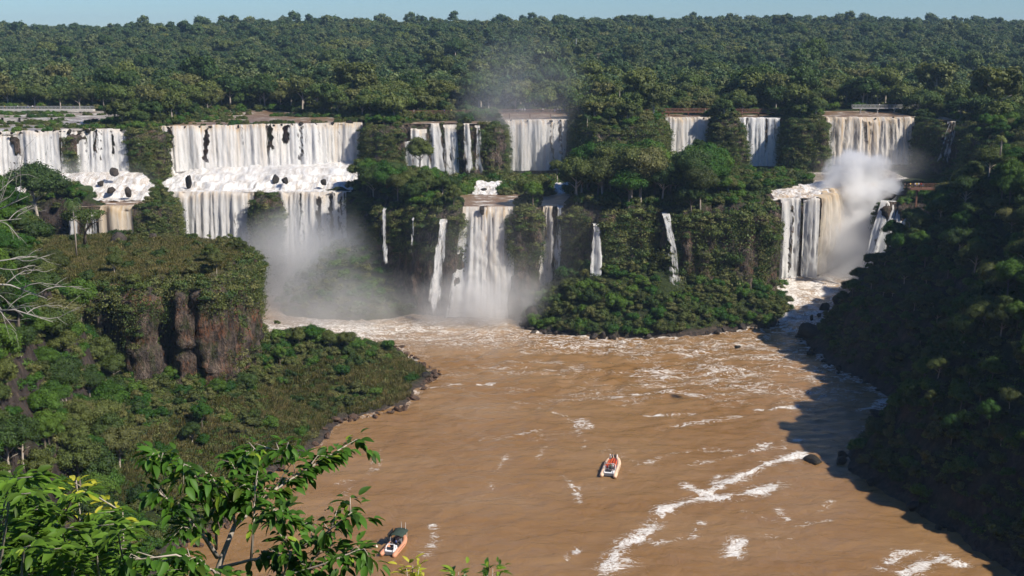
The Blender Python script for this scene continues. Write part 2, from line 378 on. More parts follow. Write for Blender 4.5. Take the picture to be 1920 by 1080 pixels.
WET_U = [[(-700, 380), (-141, 390), (-136, 411), (-150, 425), (-138, 500), (-700, 505)], [(-131, 400), (-57, 425), (-56, 445), (-78, 470), (-100, 500), (-128, 505), (-124, 450)],
         [(-5, 425), (25, 440), (24, 490), (-8, 490)], [(60, 450), (80, 450), (80, 480), (60, 480)], [(90, 450), (108, 450), (108, 478), (90, 478)],
         [(125, 455), (164, 455), (166, 500), (128, 500)], [(-40, 420), (-19, 428), (-20, 446), (-40, 442)], [(-17, 425), (-5, 428), (-6, 445), (-17, 445)], [(167, 440), (175, 440), (176, 470), (167, 470)]]

def warp(X, Y, a=1.1):
    return X + a * fbm(X / 6, Y / 6, 0, 3, 3) * 1.4, Y + a * fbm(X / 6, Y / 6, 5.2, 9, 3) * 1.4
def height(X, Y, full=False):
    X = np.asarray(X, float); Y = np.asarray(Y, float)
    WX, WY = warp(X, Y)
    n1 = fbm(X / 22, Y / 22, 0, 1, 4); n2 = fbm(X / 5, Y / 5, 0, 2, 3)
    h = np.full(X.shape, -4.0)
    # left bank: hillside rising from the shore
    dl = sdist(LEFT, WX, WY)
    g = np.interp(dl, [-1.5, 0, 3, 10, 20, 35, 55, 90, 200], [-3.5, -0.3, 1.3, 4, 9, 15, 22, 34, 50])
    g = np.where(dl > 1, g * (1 - 0.25 * sstep(225, 260, Y) * sstep(-100, -70, X)), g)
    h = np.maximum(h, g + np.where(dl > 4, n1 * 2.5 + n2 * 0.6, n2 * 0.4))
    dh = sdist(HILLP, WX, WY)
    hz = np.interp(dh, [-0.1, 0, 3, 8, 14, 20, 30, 50, 120], [-9, 3, 12, 27, 42, 51, 58, 63, 67])
    h = np.where(dh > 0, np.maximum(h, hz + n1 * 4 + n2 * 0.8), h)
    dp = sdist(PROM, WX, WY)
    top = 35.6 + n1 * 1.0 + n2 * 0.25 - 2.2 * sstep(3.5, 0, dp)
    h = np.where(dp > 0, np.maximum(h, h + (top - h) * sstep(0.0, 2.2, dp)), h)
    # right bank: steep dark wall
    dr = sdist(RIGHT, WX, WY)
    g = np.interp(dr, [-1.5, 0, 3, 8, 14, 20, 28, 42, 75, 200], [-3.5, -0.3, 3, 12, 24, 34, 45, 60, 64, 68])
    g = g * (1 - 0.14 * sstep(335, 300, Y) - 0.10 * sstep(262, 215, Y)) * (1 - 0.42 * np.exp(-((Y - 350) / 24.0) ** 2) * sstep(55, 30, dr)) 
    h = np.where(dr > -1.5, np.maximum(h, g + np.where(dr > 4, n1 * 3.0 + n2 * 0.9, n2 * 0.5)), h)
    # islands at the foot of the lower cliff
    for poly, cap, k in ((ISL_R, 16, 0.85), (ISL_M, 17, 0.9)):
        di = sdist(poly, WX, WY)
        gi = np.minimum(np.where(di > 0, di * k + 0.4, di), cap + n1 * 3)
        h = np.where(di > -1.5, np.maximum(h, gi + np.where(di > 2, n1 * 2.2 + n2 * 0.9, 0)), h)
    # basin floor below the right-hand falls climbs towards them
    bas = np.interp(Y, [330, 345, 372, 400], [-4, 3.0, 8.0, 10.5])
    h = np.where((X > 84) & (X < 135) & (Y > 328) & (Y < 405), np.maximum(h, bas - 0.9), h)
    # shelf half-way
    dm = sdist(MID, WX, WY)
    wet = np.zeros(X.shape)
    for wpoly in WET_M: wet = np.maximum(wet, sstep(-1.0, 3.0, sdist(wpoly, WX, WY)))
    hump = 5.5 * np.exp(-(((X - 52) / 30) ** 2 + ((Y - 378) / 20) ** 2)) + 3.0 * np.exp(-(((X + 38) / 20) ** 2 + ((Y - 385) / 18) ** 2))
    topm = (ZM + 1.0 + n1 * 1.8 + n2 * 0.4 + hump) * (1 - wet) + (ZM - 0.6) * wet
    sm = sstep(0.0, 2.4, dm)
    topm = topm + 9 * np.exp(-(((X + 61) / 7) ** 2 + ((Y - 386) / 6) ** 2)) + 5 * np.exp(-(((X + 141) / 8) ** 2 + ((Y - 362) / 5) ** 2))
    h = np.where(dm > 0, h + (np.maximum(topm, h * (dr > 6)) - h) * sm, h)
    # upper plateau and the hills beyond
    du = sdist(UP, WX, WY)
    wetu = np.zeros(X.shape)
    for wpoly in WET_U: wetu = np.maximum(wetu, sstep(-1.0, 4.0, sdist(wpoly, WX, WY)))
    far = 32.5 * sstep(640, 1330, Y) + (4.0 * fbm(X / 260, Y / 400, 0, 31, 3) + 1.6 * np.sin(X / 300 + 0.6)) * sstep(600, 1200, Y) - 60 * sstep(1450, 3400, Y) - 3.0 * sstep(250, 560, X) * sstep(900, 1300, Y) - 4.0 * sstep(-150, -450, X) * sstep(900, 1300, Y)
    topu = (ZU + 1.0 + n1 * 1.2 + far) * (1 - wetu) + (ZU - 0.4) * wetu
    h = np.where(du > 0, h + (np.maximum(topu, h * (dr > 6)) - h) * sstep(0.0, 2.4, du), h)
    # the viewer's own bank falls away below the lookout
    near = 88.3 - 0.85 * np.maximum(Y - 1.5, 0) + np.clip(-X - 6, 0, 30) * 0.12 + n2 * 0.5
    near = np.where(Y < 1.5, 88.3, near)
    h = np.maximum(h, near)
    if full: return h, dl, dr, dp, dm, du, wet, wetu
    return h

def stretched(a, b, step, lo, hi, growth=1.09):
    c = list(np.arange(a, b + step / 2, step)); s = step
    while c[-1] < hi: s *= growth; c.append(c[-1] + s)
    s = step; left = [a]
    while left[-1] > lo: s *= growth; left.append(left[-1] - s)
    return np.array(left[:0:-1] + c)
gx = stretched(-185, 190, 1.25, -2900, 2900, 1.12); gy = stretched(-10, 475, 1.25, -90, 3300, 1.06)
GX, GY = np.meshgrid(gx, gy)
hh, dl, dr, dp, dm, du, wet, wetu = height(GX, GY, True)
V = np.stack([GX.ravel(), GY.ravel(), hh.ravel()], 1)
me = mesh_np('ground', V, grid_faces(len(gy), len(gx)), smooth=True)
shore = np.maximum(sstep(4.5, 1.0, dl) * (dl > -3), sstep(6, 1.5, dr) * (dr > -3))
di = sdist(ISL_R, GX, GY); shore = np.maximum(shore, sstep(2.2, .6, di) * (di > -2))
attr(me, 'rocky', np.clip(shore + 0 * hh, 0, 1).ravel())
gr = np.maximum(sstep(0.5, 3, dp), sstep(38, 20, dl) * (dl > 3) * sstep(200, 230, GY))
attr(me, 'grass', np.clip(gr, 0, 1).ravel())
obj('ground', me, M['ground'], kind='structure')

# ------------------------------------------------------------ water sheets
def river_sheet():
    xs = np.arange(-100, 128, 0.75); ys = np.concatenate([np.arange(100, 372, 0.75), np.arange(372, 402, 1.5)])
    X, Y = np.meshgrid(xs, ys)
    dist = np.hypot(X + 10, Y - 340)
    rough = 0.22 + 0.5 * np.exp(-dist / 60) + 0.22 * sstep(230, 300, Y) * sstep(-10, 20, X)
    wx = X + 4 * fbm(X / 15, Y / 15, 0, 41, 3)
    Z = rough * (fbm(wx / 3.4, Y / 1.7, 0, 42, 4) * 1.2 + 0.5 * fbm(X / 12, Y / 7, 0, 43, 3))
    rap = sstep(82, 92, X + (Y - 328) * -0.15) * (Y > 326)
    climb = np.interp(Y, [328, 345, 372, 400], [0, 3.2, 8.4, 11.0]) * sstep(80, 86, X) 
    Z = Z + climb + climb.astype(bool) * 0.6 * fbm(X / 2.5, Y / 2.0, 0, 44, 4)
    foam = np.zeros(X.shape); milk = np.zeros(X.shape)
    # churned pale water under the falls on the left
    px, py, dd = project(np.stack([X.ravel(), Y.ravel(), np.zeros(X.size)], 1)); px = px.reshape(X.shape); py = py.reshape(X.shape)
    nn = fbm(X / 9, Y / 5, 0, 45, 4)
    a = sstep(45, -5, np.hypot((X + 62) / 1.0, (Y - 335) * 1.3) + nn * 14)
    b = sstep(42, 0, np.hypot((X + 20) / 1.5, (Y - 338) * 1.2) + nn * 12)
    milk = np.clip(a * 0.95 + b * 0.5, 0, 1); foam += a * 0.8 + b * 0.5
    band = sstep(262, 285, Y + X * 0.12) * sstep(345, 320, Y) * sstep(-40, -5, X)
    foam += band * (0.20 + 0.62 * nn)
    foam += 0.20 * sstep(250, 275, Y) * sstep(20, 50, X) + 0.20 * sstep(0.1, 0.5, fbm(X / 14, Y / 9, 0, 46, 3)) * sstep(170, 235, Y)
    # shores that break the current
    for poly in (RIGHT, ISL_R): foam += 0.55 * sstep(2.6, 0.3, -sdist(poly, X, Y)) * (Y > 235)
    foam += 0.35 * sstep(1.6, 0.2, -sdist(LEFT, X, Y)) * (Y > 200)
    foam += 0.95 * (climb > 0.3) * (0.45 + 0.9 * np.clip(fbm(X / 6, Y / 6, 0, 47, 3) + 0.3, 0, 1)); milk = np.maximum(milk, 0.55 * sstep(.2, 2, climb))
    # drifting foam lines
    lines = [([(700, 1075), (760, 1040), (800, 1030)], .35, .5), ([(1180, 880), (1260, 850), (1330, 842), (1420, 850)], .45, .35), ([(960, 700), (1080, 690), (1200, 705), (1340, 690)], .6, .4), ([(1000, 760), (1060, 780), (1100, 830), (1075, 860)], .42, .5), ([(1290, 870), (1360, 860), (1440, 840), (1540, 842)], .55, .4), ([(1250, 660), (1350, 675), (1470, 668)], .7, .4), ([(860, 760), (960, 752), (1050, 765)], .4, .4), ([(1400, 960), (1480, 985), (1560, 975)], .4, .4), ([(640, 930), (700, 880), (720, 830)], .35, .5), ([(1140, 1065), (1165, 1022), (1195, 1010), (1225, 985), (1262, 948), (1310, 936), (1380, 930), (1430, 918), (1462, 910)], 1.6, 1.0),
             ([(1290, 912), (1345, 930), (1300, 938)], 1.2, 0.8), ([(1320, 928), (1385, 893), (1440, 868), (1500, 853)], 1.6, 0.8),
             ([(1165, 1025), (1205, 990), (1215, 985)], 0.9, 0.6), ([(1225, 1020), (1300, 1005), (1310, 980)], 0.7, 0.7), ([(1340, 905), (1350, 890), (1400, 898)], 0.7, 0.7),
             ([(1370, 1040), (1385, 1018), (1392, 1012)], 1.4, 0.9), ([(1700, 1075), (1735, 1058), (1770, 1045), (1800, 1058)], 1.2, 1.0), ([(1650, 1070), (1690, 1035), (1720, 1035)], 0.8, 0.7),
             ([(1055, 893), (1080, 912), (1086, 940)], 0.85, 0.5), ([(1090, 741), (1165, 746)], 1.1, 0.5), ([(895, 826), (945, 822), (1010, 808)], 0.6, 0.45),
             ([(920, 915), (940, 870), (955, 850)], 0.6, 0.7), ([(800, 1040), (815, 1010), (808, 985)], 0.65, 0.8), ([(790, 730), (850, 722), (920, 720)], 0.8, 0.5),
             ([(1070, 790), (1090, 790), (1100, 800)], 0.65, 0.9), ([(1010, 858), (1020, 838)], 0.6, 0.7), ([(1460, 955), (1475, 970)], 0.8, 0.6), ([(1300, 1000), (1310, 985)], 0.6, 0.5),
             ([(1430, 835), (1450, 828), (1500, 825)], 1.1, 0.6), ([(1415, 770), (1500, 762)], 1.1, 0.6), ([(1210, 780), (1295, 775)], 0.9, 0.6), ([(600, 915), (660, 900)], 0.6, 0.8),
             ([(1060, 1050), (1085, 1030)], 0.6, 0.6), ([(1130, 1075), (1170, 1050)], 0.9, 1.2), ([(1620, 770), (1665, 750)], 0.9, 1.2), ([(1260, 800), (1330, 790), (1390, 780)], 0.7, 0.8),
             ([(1190, 740), (1260, 735), (1330, 745)], 0.8, 0.8), ([(1380, 700), (1420, 690), (1480, 700)], 0.8, 0.8), ([(1540, 955), (1560, 940)], 0.5, 0.8), ([(1480, 1010), (1420, 1000)], 0.45, 0.8)]
    for pts, amt, wd in lines:
        W = [onz(*p) for p in pts]
        d = np.full(X.shape, 1e9)
        for (ax, ay), (bx, by) in zip(W[:-1], W[1:]):
            ex, ey = bx - ax, by - ay; t = np.clip(((X - ax) * ex + (Y - ay) * ey) / (ex * ex + ey * ey + 1e-9), 0, 1)
            d = np.minimum(d, np.hypot(X - ax - t * ex, Y - ay - t * ey))
        d = np.abs(d + 1.1 * fbm(X / 5.5, Y / 5.5, 0, 50, 2)) + 0.8 * fbm(X / 1.8, Y / 1.8, 0, 51, 3)
        foam = np.maximum(foam, amt * (sstep(wd * 1.35, 0, d) + .36 * sstep(wd * 4, wd * .5, d)))
    foam = np.clip(foam, 0, 1.6)
    me = mesh_np('river', np.stack([X.ravel(), Y.ravel(), Z.ravel()], 1), grid_faces(len(ys), len(xs)), smooth=True)
    attr(me, 'foam', foam.ravel()); attr(me, 'milk', milk.ravel())
    obj('river', me, M['river'], kind='structure')
river_sheet()

def sheet(name, poly, zf, mat, step=1.2, amp=0.12, tan=None, sc=2.0, rise=0.0):
    P = np.array(poly); x0, y0 = P.min(0) - 1; x1, y1 = P.max(0) + 1
    x0, x1, y1 = max(x0, -260), min(x1, 260), min(y1, 520)
    xs = np.arange(x0, x1, step); ys = np.arange(y0, y1, step); X, Y = np.meshgrid(xs, ys)
    inside = sdist(poly, X, Y) > -step * 1.2
    Z = zf(X, Y) + amp * fbm(X / sc, Y / sc, 0, 61, 4)
    F = grid_faces(len(ys), len(xs)); k = inside.ravel()[F].all(1); F = F[k]
    use = np.unique(F); mp = np.zeros(X.size, int); mp[use] = np.arange(len(use))
    me = mesh_np(name, np.stack([X.ravel(), Y.ravel(), Z.ravel()], 1)[use], mp[F], smooth=True)
    t = np.zeros(X.size) if tan is None else tan(X, Y).ravel()
    attr(me, 'tan', t[use])
    return obj(name, me, mat, kind='structure')
def steps(X, Y, y0, run, rise, k=3.0):
    q = np.clip((Y + k * fbm(X / 5, Y / 9, 0, 67, 3) * 2 - y0) / run, 0, 9); f = q - np.floor(q)
    return rise * (np.floor(q) + sstep(.45, 1.0, f))
# water on the upper plateau (behind each lip) and on the shelf
sheet('upper_river', [(-260, 397.5), (-176, 398.5), (-157, 402.5), (-141, 409), (-141, 420), (-150, 432), (-138, 500), (-260, 505)], lambda X, Y: ZU + 0.35 + 0 * X, M['pale_water'], 1.5)
sheet('upper_river', [(-130, 419), (-101, 428.5), (-73, 437.5), (-58, 438.5), (-58, 448), (-78, 470), (-100, 500), (-128, 505)], lambda X, Y: ZU + 0.35 + 0 * X, M['upper_water'], 1.5)
for pl in ([(-3, 449), (0, 453.5), (22, 453.5), (24, 490), (-6, 490)], [(61, 462), (79, 463), (79, 480), (61, 480)], [(91, 460.5), (107, 460.5), (107, 478), (91, 478)],
           [(126, 463.5), (162, 463.5), (164, 500), (128, 500)], [(-40, 430), (-21, 435), (-21, 446), (-40, 442)], [(-17, 431.5), (-5, 432.5), (-6, 445), (-17, 445)], [(168, 448), (174, 447.5), (175, 468), (168, 468)]):
    sheet('upper_river', pl, lambda X, Y: ZU + 0.35 + 0 * X, M['upper_water'], 1.2)
sheet('shelf_pool', [(-14, 356), (0, 356), (3, 364), (9, 366), (9, 358.5), (16, 359), (18, 372), (22, 385), (19, 415), (-22, 415), (-24, 385), (-16, 370)], lambda X, Y: ZM + 0.3 + 0 * X, M['upper_water'], 0.8)
sheet('shelf_pool', [(-138, 358), (-121, 358.5), (-117, 362), (-122, 372), (-140, 370)], lambda X, Y: ZM + 0.3 + 0 * X, M['upper_water'], 0.8)
sheet('white_rapids', [(-117.5, 389.5), (-102, 390.5), (-88, 389.5), (-80, 389.5), (-68, 390.5), (-56, 389.5), (-55, 436), (-73, 437), (-101, 428), (-129, 420), (-124, 400)],
      lambda X, Y: ZM + 0.5 + np.minimum(steps(X, Y, 393, 8.0, 1.7), 5.5) + 0.6 * fbm(X / 1.6, Y / 9, 0, 63, 3) * sstep(390, 396, Y) - 2.5 * sstep(-117, -128, X) * sstep(425, 400, Y), M['apron'], 0.6, 0.35, lambda X, Y: 0.25 + 0 * X, 2.2)
sheet('white_rapids', [(-205, 384), (-150, 368), (-126, 369), (-118, 372), (-122, 385), (-137, 409), (-157, 402), (-205, 398)],
      lambda X, Y: ZM + 0.4 + np.minimum(steps(X, Y, 371, 7.0, 1.6, 2.0), 5.5) + 0.5 * fbm(X / 1.6, Y / 8, 0, 64, 3), M['apron'], 0.6, 0.35, lambda X, Y: 0.45 + 0 * X, 2.0)
sheet('shelf_pool', [(112, 402), (128, 401), (148, 425), (150, 463), (124, 463), (110, 430)], lambda X, Y: ZM + 0.4 + 0.3 * fbm(X / 4, Y / 4, 0, 66, 3), M['pale_water'], 1.0)
sheet('white_rapids', [(85.5, 374), (101, 374), (107, 380), (110, 396), (118, 402), (112, 408), (88, 392)],
      lambda X, Y: ZM + 0.5 + np.clip(Y - 385, 0, 90) * 0.03 + 0.8 * fbm(X / 5, Y / 4, 0, 65, 3), M['apron'], 0.9, 0.9, lambda X, Y: 0.8 * sstep(112, 100, X), 2.0)
for (a, b, c, d) in ((-13.5, -5, 384, 396), (5, 8.5, 383, 397), (14, 20, 386, 396)):
    sheet('white_rapids', [(a, c), (b, c + 0.5), (b + 1, d), (a + 1.5, d)], lambda X, Y, c=c: ZM + 0.5 + np.clip(Y - c, 0, 12) * 0.22, M['apron'], 0.5, 0.7, lambda X, Y: 0.3 + 0 * X, 1.2)

# ------------------------------------------------------------ waterfalls
SPANS = []
def fall(pxa, Ya, pxb, Yb, zt, zb, label, mat='fall', cover=0.75, bulge=2.2, slant=0.0, widen=1.0, tan=0.5, gaps=(), fade=0.0, amp=0.8, start=2.0, ypx=250, level='U', pts=None, taper_top=0.0, cat='waterfall', seed=0):
    if pts is None:
        a = aty(pxa, ypx, Ya); b = aty(pxb, ypx, Yb); pts = [(a.x, Ya), (b.x, Yb)]
    P = np.array(pts, float); seg = np.hypot(*(P[1:] - P[:-1]).T); cum = np.concatenate([[0], np.cumsum(seg)]); Lg = cum[-1]
    SPANS.append((P[:, 0].min() - 0.3, P[:, 0].max() + 0.3, level, P[:, 1].min() - 3.5, P[:, 1].max() + 3.5, Lg))
    nc = max(6, int(Lg / 0.33)); hgt = zt - zb; nr = max(12, int(hgt / 0.7)) + 5
    s = np.linspace(0, Lg, nc); lx = np.interp(s, cum, P[:, 0]); ly = np.interp(s, cum, P[:, 1])
    tx = np.gradient(lx); ty = np.gradient(ly); ln = np.hypot(tx, ty); nx, ny = ty / ln, -tx / ln       # normal towards the viewer
    t = np.concatenate([[-0.12, -0.06, -0.02, 0.0, 0.02], np.linspace(0.05, 1, nr - 5)])
    T, SS = np.meshgrid(t, s, indexing='ij'); tt = np.clip(T, 0, 1)
    hz = hgt * (1 + 0.0 * SS)
    sd = seed + int(abs(pxa)) % 97
    lipn = 2.4 * fbm(SS / 4.0, 0, 0, sd + 5, 4) - 0.1
    Z = zt + np.where(T < 0, 0.0, 0.0) - hz * tt ** 1.0 + np.clip(lipn, -1.3, 0.4) * (T >= -0.03) * (1 - tt) * min(1, Lg / 6)
    out = np.where(T < 0, start * (1 + T / 0.12) - 1.2 * (-T / 0.12), start + bulge * np.sqrt(tt))
    strand = fbm((SS + 40) / 1.5, Z * 0.04, 0, sd, 4); fine = fbm(SS * 1.3, Z * 0.35, 0, sd + 2, 3)
    out = out + (T >= -0.01) * min(1, Lg / 8) * 1.6 * fbm(SS / 4.5, 0, 0, sd + 11, 3)
    out = out + (T >= 0) * amp * (0.8 * fbm(SS / 0.8, Z * 0.05, 1, sd, 2) + 0.3 * strand + 0.5 * fine * (0.3 + tt))
    f = (SS / Lg - 0.5) * 2
    wd = (1 + (widen - 1) * tt) if Lg > 5 else (0.75 + 0.55 * widen * tt ** .7 + 0.25 * fbm(Z / 3.0, 0, 0, sd, 3)); half = Lg / 2
    sx = slant * tt + f * half * (wd - 1)
    X = lx[None, :] + nx[None, :] * out + sx; Y = ly[None, :] + ny[None, :] * out
    cov = np.full(T.shape, cover - (0.12 if Lg < 5 else 0)) + 0.10 * tt
    edge = np.minimum(SS, Lg - SS) + 0.9 * fbm(SS, Z * 0.12, 3, sd, 3)
    cov = cov - 0.5 * sstep(0.9, 0.0, edge) + 0.5 * (strand)
    for (c, wd_, st, t0, t1) in gaps:
        cov = cov - st * np.exp(-((SS / Lg - c + (0.9 * fbm(Z / 3.5, 0, 0, sd, 3) + 1.1 * fbm(Z / 1.0, SS / 1.0, 0, sd, 2)) / Lg) / wd_) ** 2) * sstep(t0 - 0.05, t0 + 0.03, T) * sstep(t1 + 0.12, t1 - 0.05, T)
    cov = cov - fade * tt + 0.5 * (T < 0.01)
    if Lg < 5: cov = cov - 0.7 * sstep(0.82, 1.0, T) + 0.35 * fbm(SS / .7, Z / 2.5, 0, sd + 9, 3)
    tn = tan * (1.0 - 0.45 * tt) * (0.55 + 0.9 * np.clip(fbm(SS / 3.0, Z * 0.02, 0, sd + 7, 3) + 0.25, 0, 1)) + 0.7 * sstep(0.14, 0.0, T) * min(1.0, tan + 0.3)
    me = mesh_np('waterfall', np.stack([X.ravel(), Y.ravel(), Z.ravel()], 1), grid_faces(len(t), nc), smooth=True)
    attr(me, 'cover', cov.ravel()); attr(me, 'tan', np.clip(tn, 0, 1).ravel())
    uv = me.uv_layers.new(name='UVMap'); li = np.empty(len(me.loops), np.int32); me.loops.foreach_get('vertex_index', li)
    uvs = np.stack([(SS + sd * 3.1).ravel(), Z.ravel()], 1)[li].astype(np.float32); uv.data.foreach_set('uv', uvs.ravel())
    return obj('waterfall', me, M[mat], label=label, category=cat)

U0 = ZU + 0.45; M0 = ZM + 0.45
fall(-60, 396, 114, 401, U0, 37.5, 'broad white curtain of water falling at the far left edge of the upper cliff', cover=0.95, tan=0.35, gaps=[(0.62, 0.02, 0.5, 0.1, 0.7), (0.86, 0.03, 0.45, 0.0, 1)], bulge=3)
fall(102, 402, 122, 403, U0 - 0.5, 37.5, 'thin grey veil of water between the two wide left curtains', cover=0.42, tan=0.0)
fall(119, 404, 240, 408, U0, 37.0, 'white curtain with dark rock gaps left of the green rock spur', cover=0.85, tan=0.25, gaps=[(0.52, 0.02, 1.2, 0, 0.42), (0.57, 0.015, 0.6, 0, 0.6), (0.78, 0.02, 0.9, 0.05, 0.5), (0.33, 0.02, 0.4, 0, 0.7)], bulge=4, widen=1.05)
fall(262, 404, 268, 404, 50, 42, 'tiny trickle on the green rock spur, under its orange rock patch', cover=0.4, tan=0.0, start=3.0)
fall(289, 412, 294, 414, 53, 40, 'thin trickle beside the dark wall just left of the widest curtain', cover=0.4, tan=0.0, start=2.8)
fall(297, 418, 500, 428, U0, 38.5, 'widest cream and white curtain of the upper cliff, with two dark gaps', cover=0.95, tan=0.55, gaps=[(0.10, 0.018, 1.5, 0, 0.85), (0.43, 0.020, 1.5, 0, 0.75), (0.75, 0.012, 0.4, 0, 0.6)], bulge=4)
fall(501, 428, 612, 433, U0, 38.5, 'white curtain split by mossy dark rock strips at its lip', cover=0.80, tan=0.3, gaps=[(0.04, 0.035, 1.5, 0, 0.5), (0.30, 0.05, 1.5, 0, 0.35), (0.55, 0.02, 0.8, 0, 0.8), (0.85, 0.02, 0.7, 0, 0.4)], bulge=4)
fall(612, 434, 680, 436, U0, 38.5, 'cream curtain with tan right edge beside the wooded headland', cover=0.92, tan=0.6, gaps=[(0.3, 0.02, 0.7, 0.0, 0.5), (0.6, 0.02, 0.4, 0, 0.9)], bulge=3.5)
fall(681, 434, 689, 434, 52, 37, 'thin grey trickle right of the tan edged curtain', cover=0.35, tan=0.0)
fall(310, 390, 479, 390, M0, 4, 'lower cream curtain dropping behind the grassy promontory', cover=0.95, tan=0.35, gaps=[(0.03, 0.02, 1.0, 0, 1), (0.12, 0.02, 0.5, 0.0, 0.7), (0.8, 0.012, 0.4, 0.1, 0.9)], bulge=3, level='M', ypx=365)
fall(521, 390, 651, 390, M0, 2, 'lower misty curtain with cream strands above the pale rapids', cover=0.86, tan=0.30, gaps=[(0.36, 0.02, 0.7, 0.0, 0.9), (0.62, 0.03, 1.1, 0.0, 0.7), (0.78, 0.03, 1.1, 0.02, 0.6), (0.92, 0.02, 0.8, 0.05, 0.7)], bulge=3, level='M', ypx=365)
fall(190, 357, 250, 357, M0 + 0.2, 12, 'smooth tan sheet of water with white right edge behind the boulder', mat='fall_tan', cover=1.1, tan=1.0, gaps=[(0.08, 0.05, 0.5, 0, 1)], bulge=3, level='M', ypx=390, widen=1.12, slant=1.2, amp=0.3)
fall(165, 357, 188, 357, M0 - 1.5, 20, 'small ragged white fall behind the flat topped tree', cover=0.5, tan=0.1, level='M', ypx=390)
fall(134, 356, 152, 356, M0 - 2.5, 20, 'small white fall at the left of the flat topped tree', cover=0.75, tan=0.1, level='M', ypx=390)
fall(718, 364, 727, 364, 33, 14, 'narrow white thread down the shaded wall over the misty mound', cover=0.62, tan=0, level='M', ypx=385, bulge=1.5, start=3.4)
fall(772, 357, 778, 357, 31, 8, 'barely visible grey thread in the middle of the shaded wall', cover=0.22, tan=0, level='M', ypx=390, bulge=1.5, start=3.4)
fall(822, 350, 842, 350, 31.5, 3, 'grey fall leaning left, nearest on the left to the main plunge', cover=0.72, tan=0.1, slant=-3.5, level='M', ypx=400, bulge=3, start=3.0)
fall(868, 356, 913, 356, M0, 0.5, 'bursting left half of the main central plunge, split off by a mossy rock', cover=1.02, tan=0.35, slant=-2.0, widen=1.9, level='M', ypx=388, bulge=5, amp=1.6, start=2.6)
fall(905, 356, 962, 356, M0, 0.3, 'thick cream right half of the main central plunge', cover=0.97, tan=0.55, slant=0.3, widen=1.08, level='M', ypx=388, bulge=4.5, amp=1.1, start=2.6, gaps=[(0.36, 0.05, 0.45, 0.3, 1)])
fall(1013, 358, 1041, 358, M0, 3, 'grey and cream veil just right of the central plunge', cover=0.85, tan=0.5, level='M', ypx=385, fade=0.12, gaps=[(0.35, 0.07, 0.35, 0, 1)], slant=-1.5)
fall(1043, 358, 1058, 358, M0, 3, 'faint bluish thread with a bright top right of the cream veil', cover=0.78, tan=0.0, level='M', ypx=385, fade=0.2, slant=-1.0, amp=1.2)
fall(1108, 349, 1126, 349, 30.5, 9, 'narrow bright fall at the left end of the wooded rock island', cover=0.80, tan=0, level='M', ypx=415, start=3.6, bulge=2.5)
fall(1239, 351, 1254, 351, 33.5, 9.0, 'slender white fall cutting through the vines down to the scrubby mound', cover=0.74, tan=0, level='M', ypx=395, slant=3.0, bulge=6, start=3.8, widen=1.5, gaps=[(0.3, 0.15, 0.5, 0.3, 1)])
lbl = ['leftmost ragged strand of the small falls under the footbridge', 'cream strand beside the dark trees under the footbridge', 'brightest square shouldered strand under the footbridge', 'paired strands right of the brightest one under the footbridge',
       'slim pale strand standing in mist under the footbridge', 'faint misty strand left of the broad upper middle curtain']
for (a, b, c, z), L_ in zip(((752, 772, 0.62, 48), (770, 800, 0.78, 52.5), (804, 827, 0.92, U0), (831, 856, 0.66, U0 - 0.6), (867, 881, 0.72, U0), (886, 901, 0.48, U0 - 0.6)), lbl):
    ya_ = {752: 427.6, 770: 429.2, 804: 431.6, 831: 433.2, 867: 430.2, 886: 430.8}[a]
    fall(a, ya_, b, ya_ + .3, z, 35, L_, cover=c, tan=0.3 if a > 765 else 0.0, bulge=2.0, slant=0.6, ypx=235, gaps=[(0.5, 0.08, 0.45, 0, 1)] if b - a > 24 else (), widen=1.12)
fall(945, 449, 1066, 452, U0, 35, 'broad cream curtain in the upper middle, half veiled by rising mist', cover=0.90, tan=0.40, gaps=[(0.72, 0.02, 0.5, 0.0, 1), (0.86, 0.03, 0.6, 0.1, 1), (0.95, 0.02, 0.5, 0, 1)], bulge=3, ypx=226, widen=1.04)
fall(1246, 461, 1331, 462, U0, 35, 'sunlit cream curtain behind the tall palm', cover=0.90, tan=0.45, gaps=[(0.75, 0.03, 0.3, 0.0, 1)], bulge=2.5, ypx=222)
fall(1384, 459, 1461, 459, U0, 35.5, 'blue grey shaded veil in the deep notch left of the biggest fall', cover=0.62, tan=0.0, gaps=[(0.2, 0.04, 0.3, 0.0, 1)], bulge=2, ypx=222, widen=1.04)
fall(1545, 462, 1714, 462, U0, 36, 'biggest right hand curtain streaked tan at its lip above the spray cloud', cover=0.66, tan=0.95, gaps=[(0.25, 0.02, 0.3, 0.0, 1), (0.5, 0.02, 0.4, 0, 1), (0.7, 0.02, 0.3, 0, 1), (0.86, 0.03, 0.35, 0, 1)], bulge=3.5, ypx=222, widen=1.05, amp=1.2)
fall(1772, 447, 1795, 446, U0 - 0.5, 37, 'small dim fall tucked in the dark corner behind the right bank trees', cover=0.5, tan=0.35, slant=-3.0, ypx=228, gaps=[(0.4, 0.1, 0.5, 0, 1)])
fall(1463, 374, 1499, 374, M0, 8.5, 'white double strand at the left rim of the spray basin', cover=0.85, tan=0.1, level='M', ypx=372, gaps=[(0.55, 0.05, 0.8, 0.1, 1)], bulge=2)
fall(1505, 374.5, 1534, 374.5, M0, 8.5, 'straight grey white curtain beside the tan cascade', cover=0.90, tan=0.15, level='M', ypx=372, bulge=2)
fall(0, 0, 0, 0, M0 + 0.6, 9, 'boiling tan cascade curling into the spray basin', pts=[(101, 375.5), (106, 381), (108.5, 392), (117, 400)], cover=1.15, tan=0.55, level='M', bulge=3.5, amp=1.8, mat='fall_tan', start=2.0, widen=1.25)
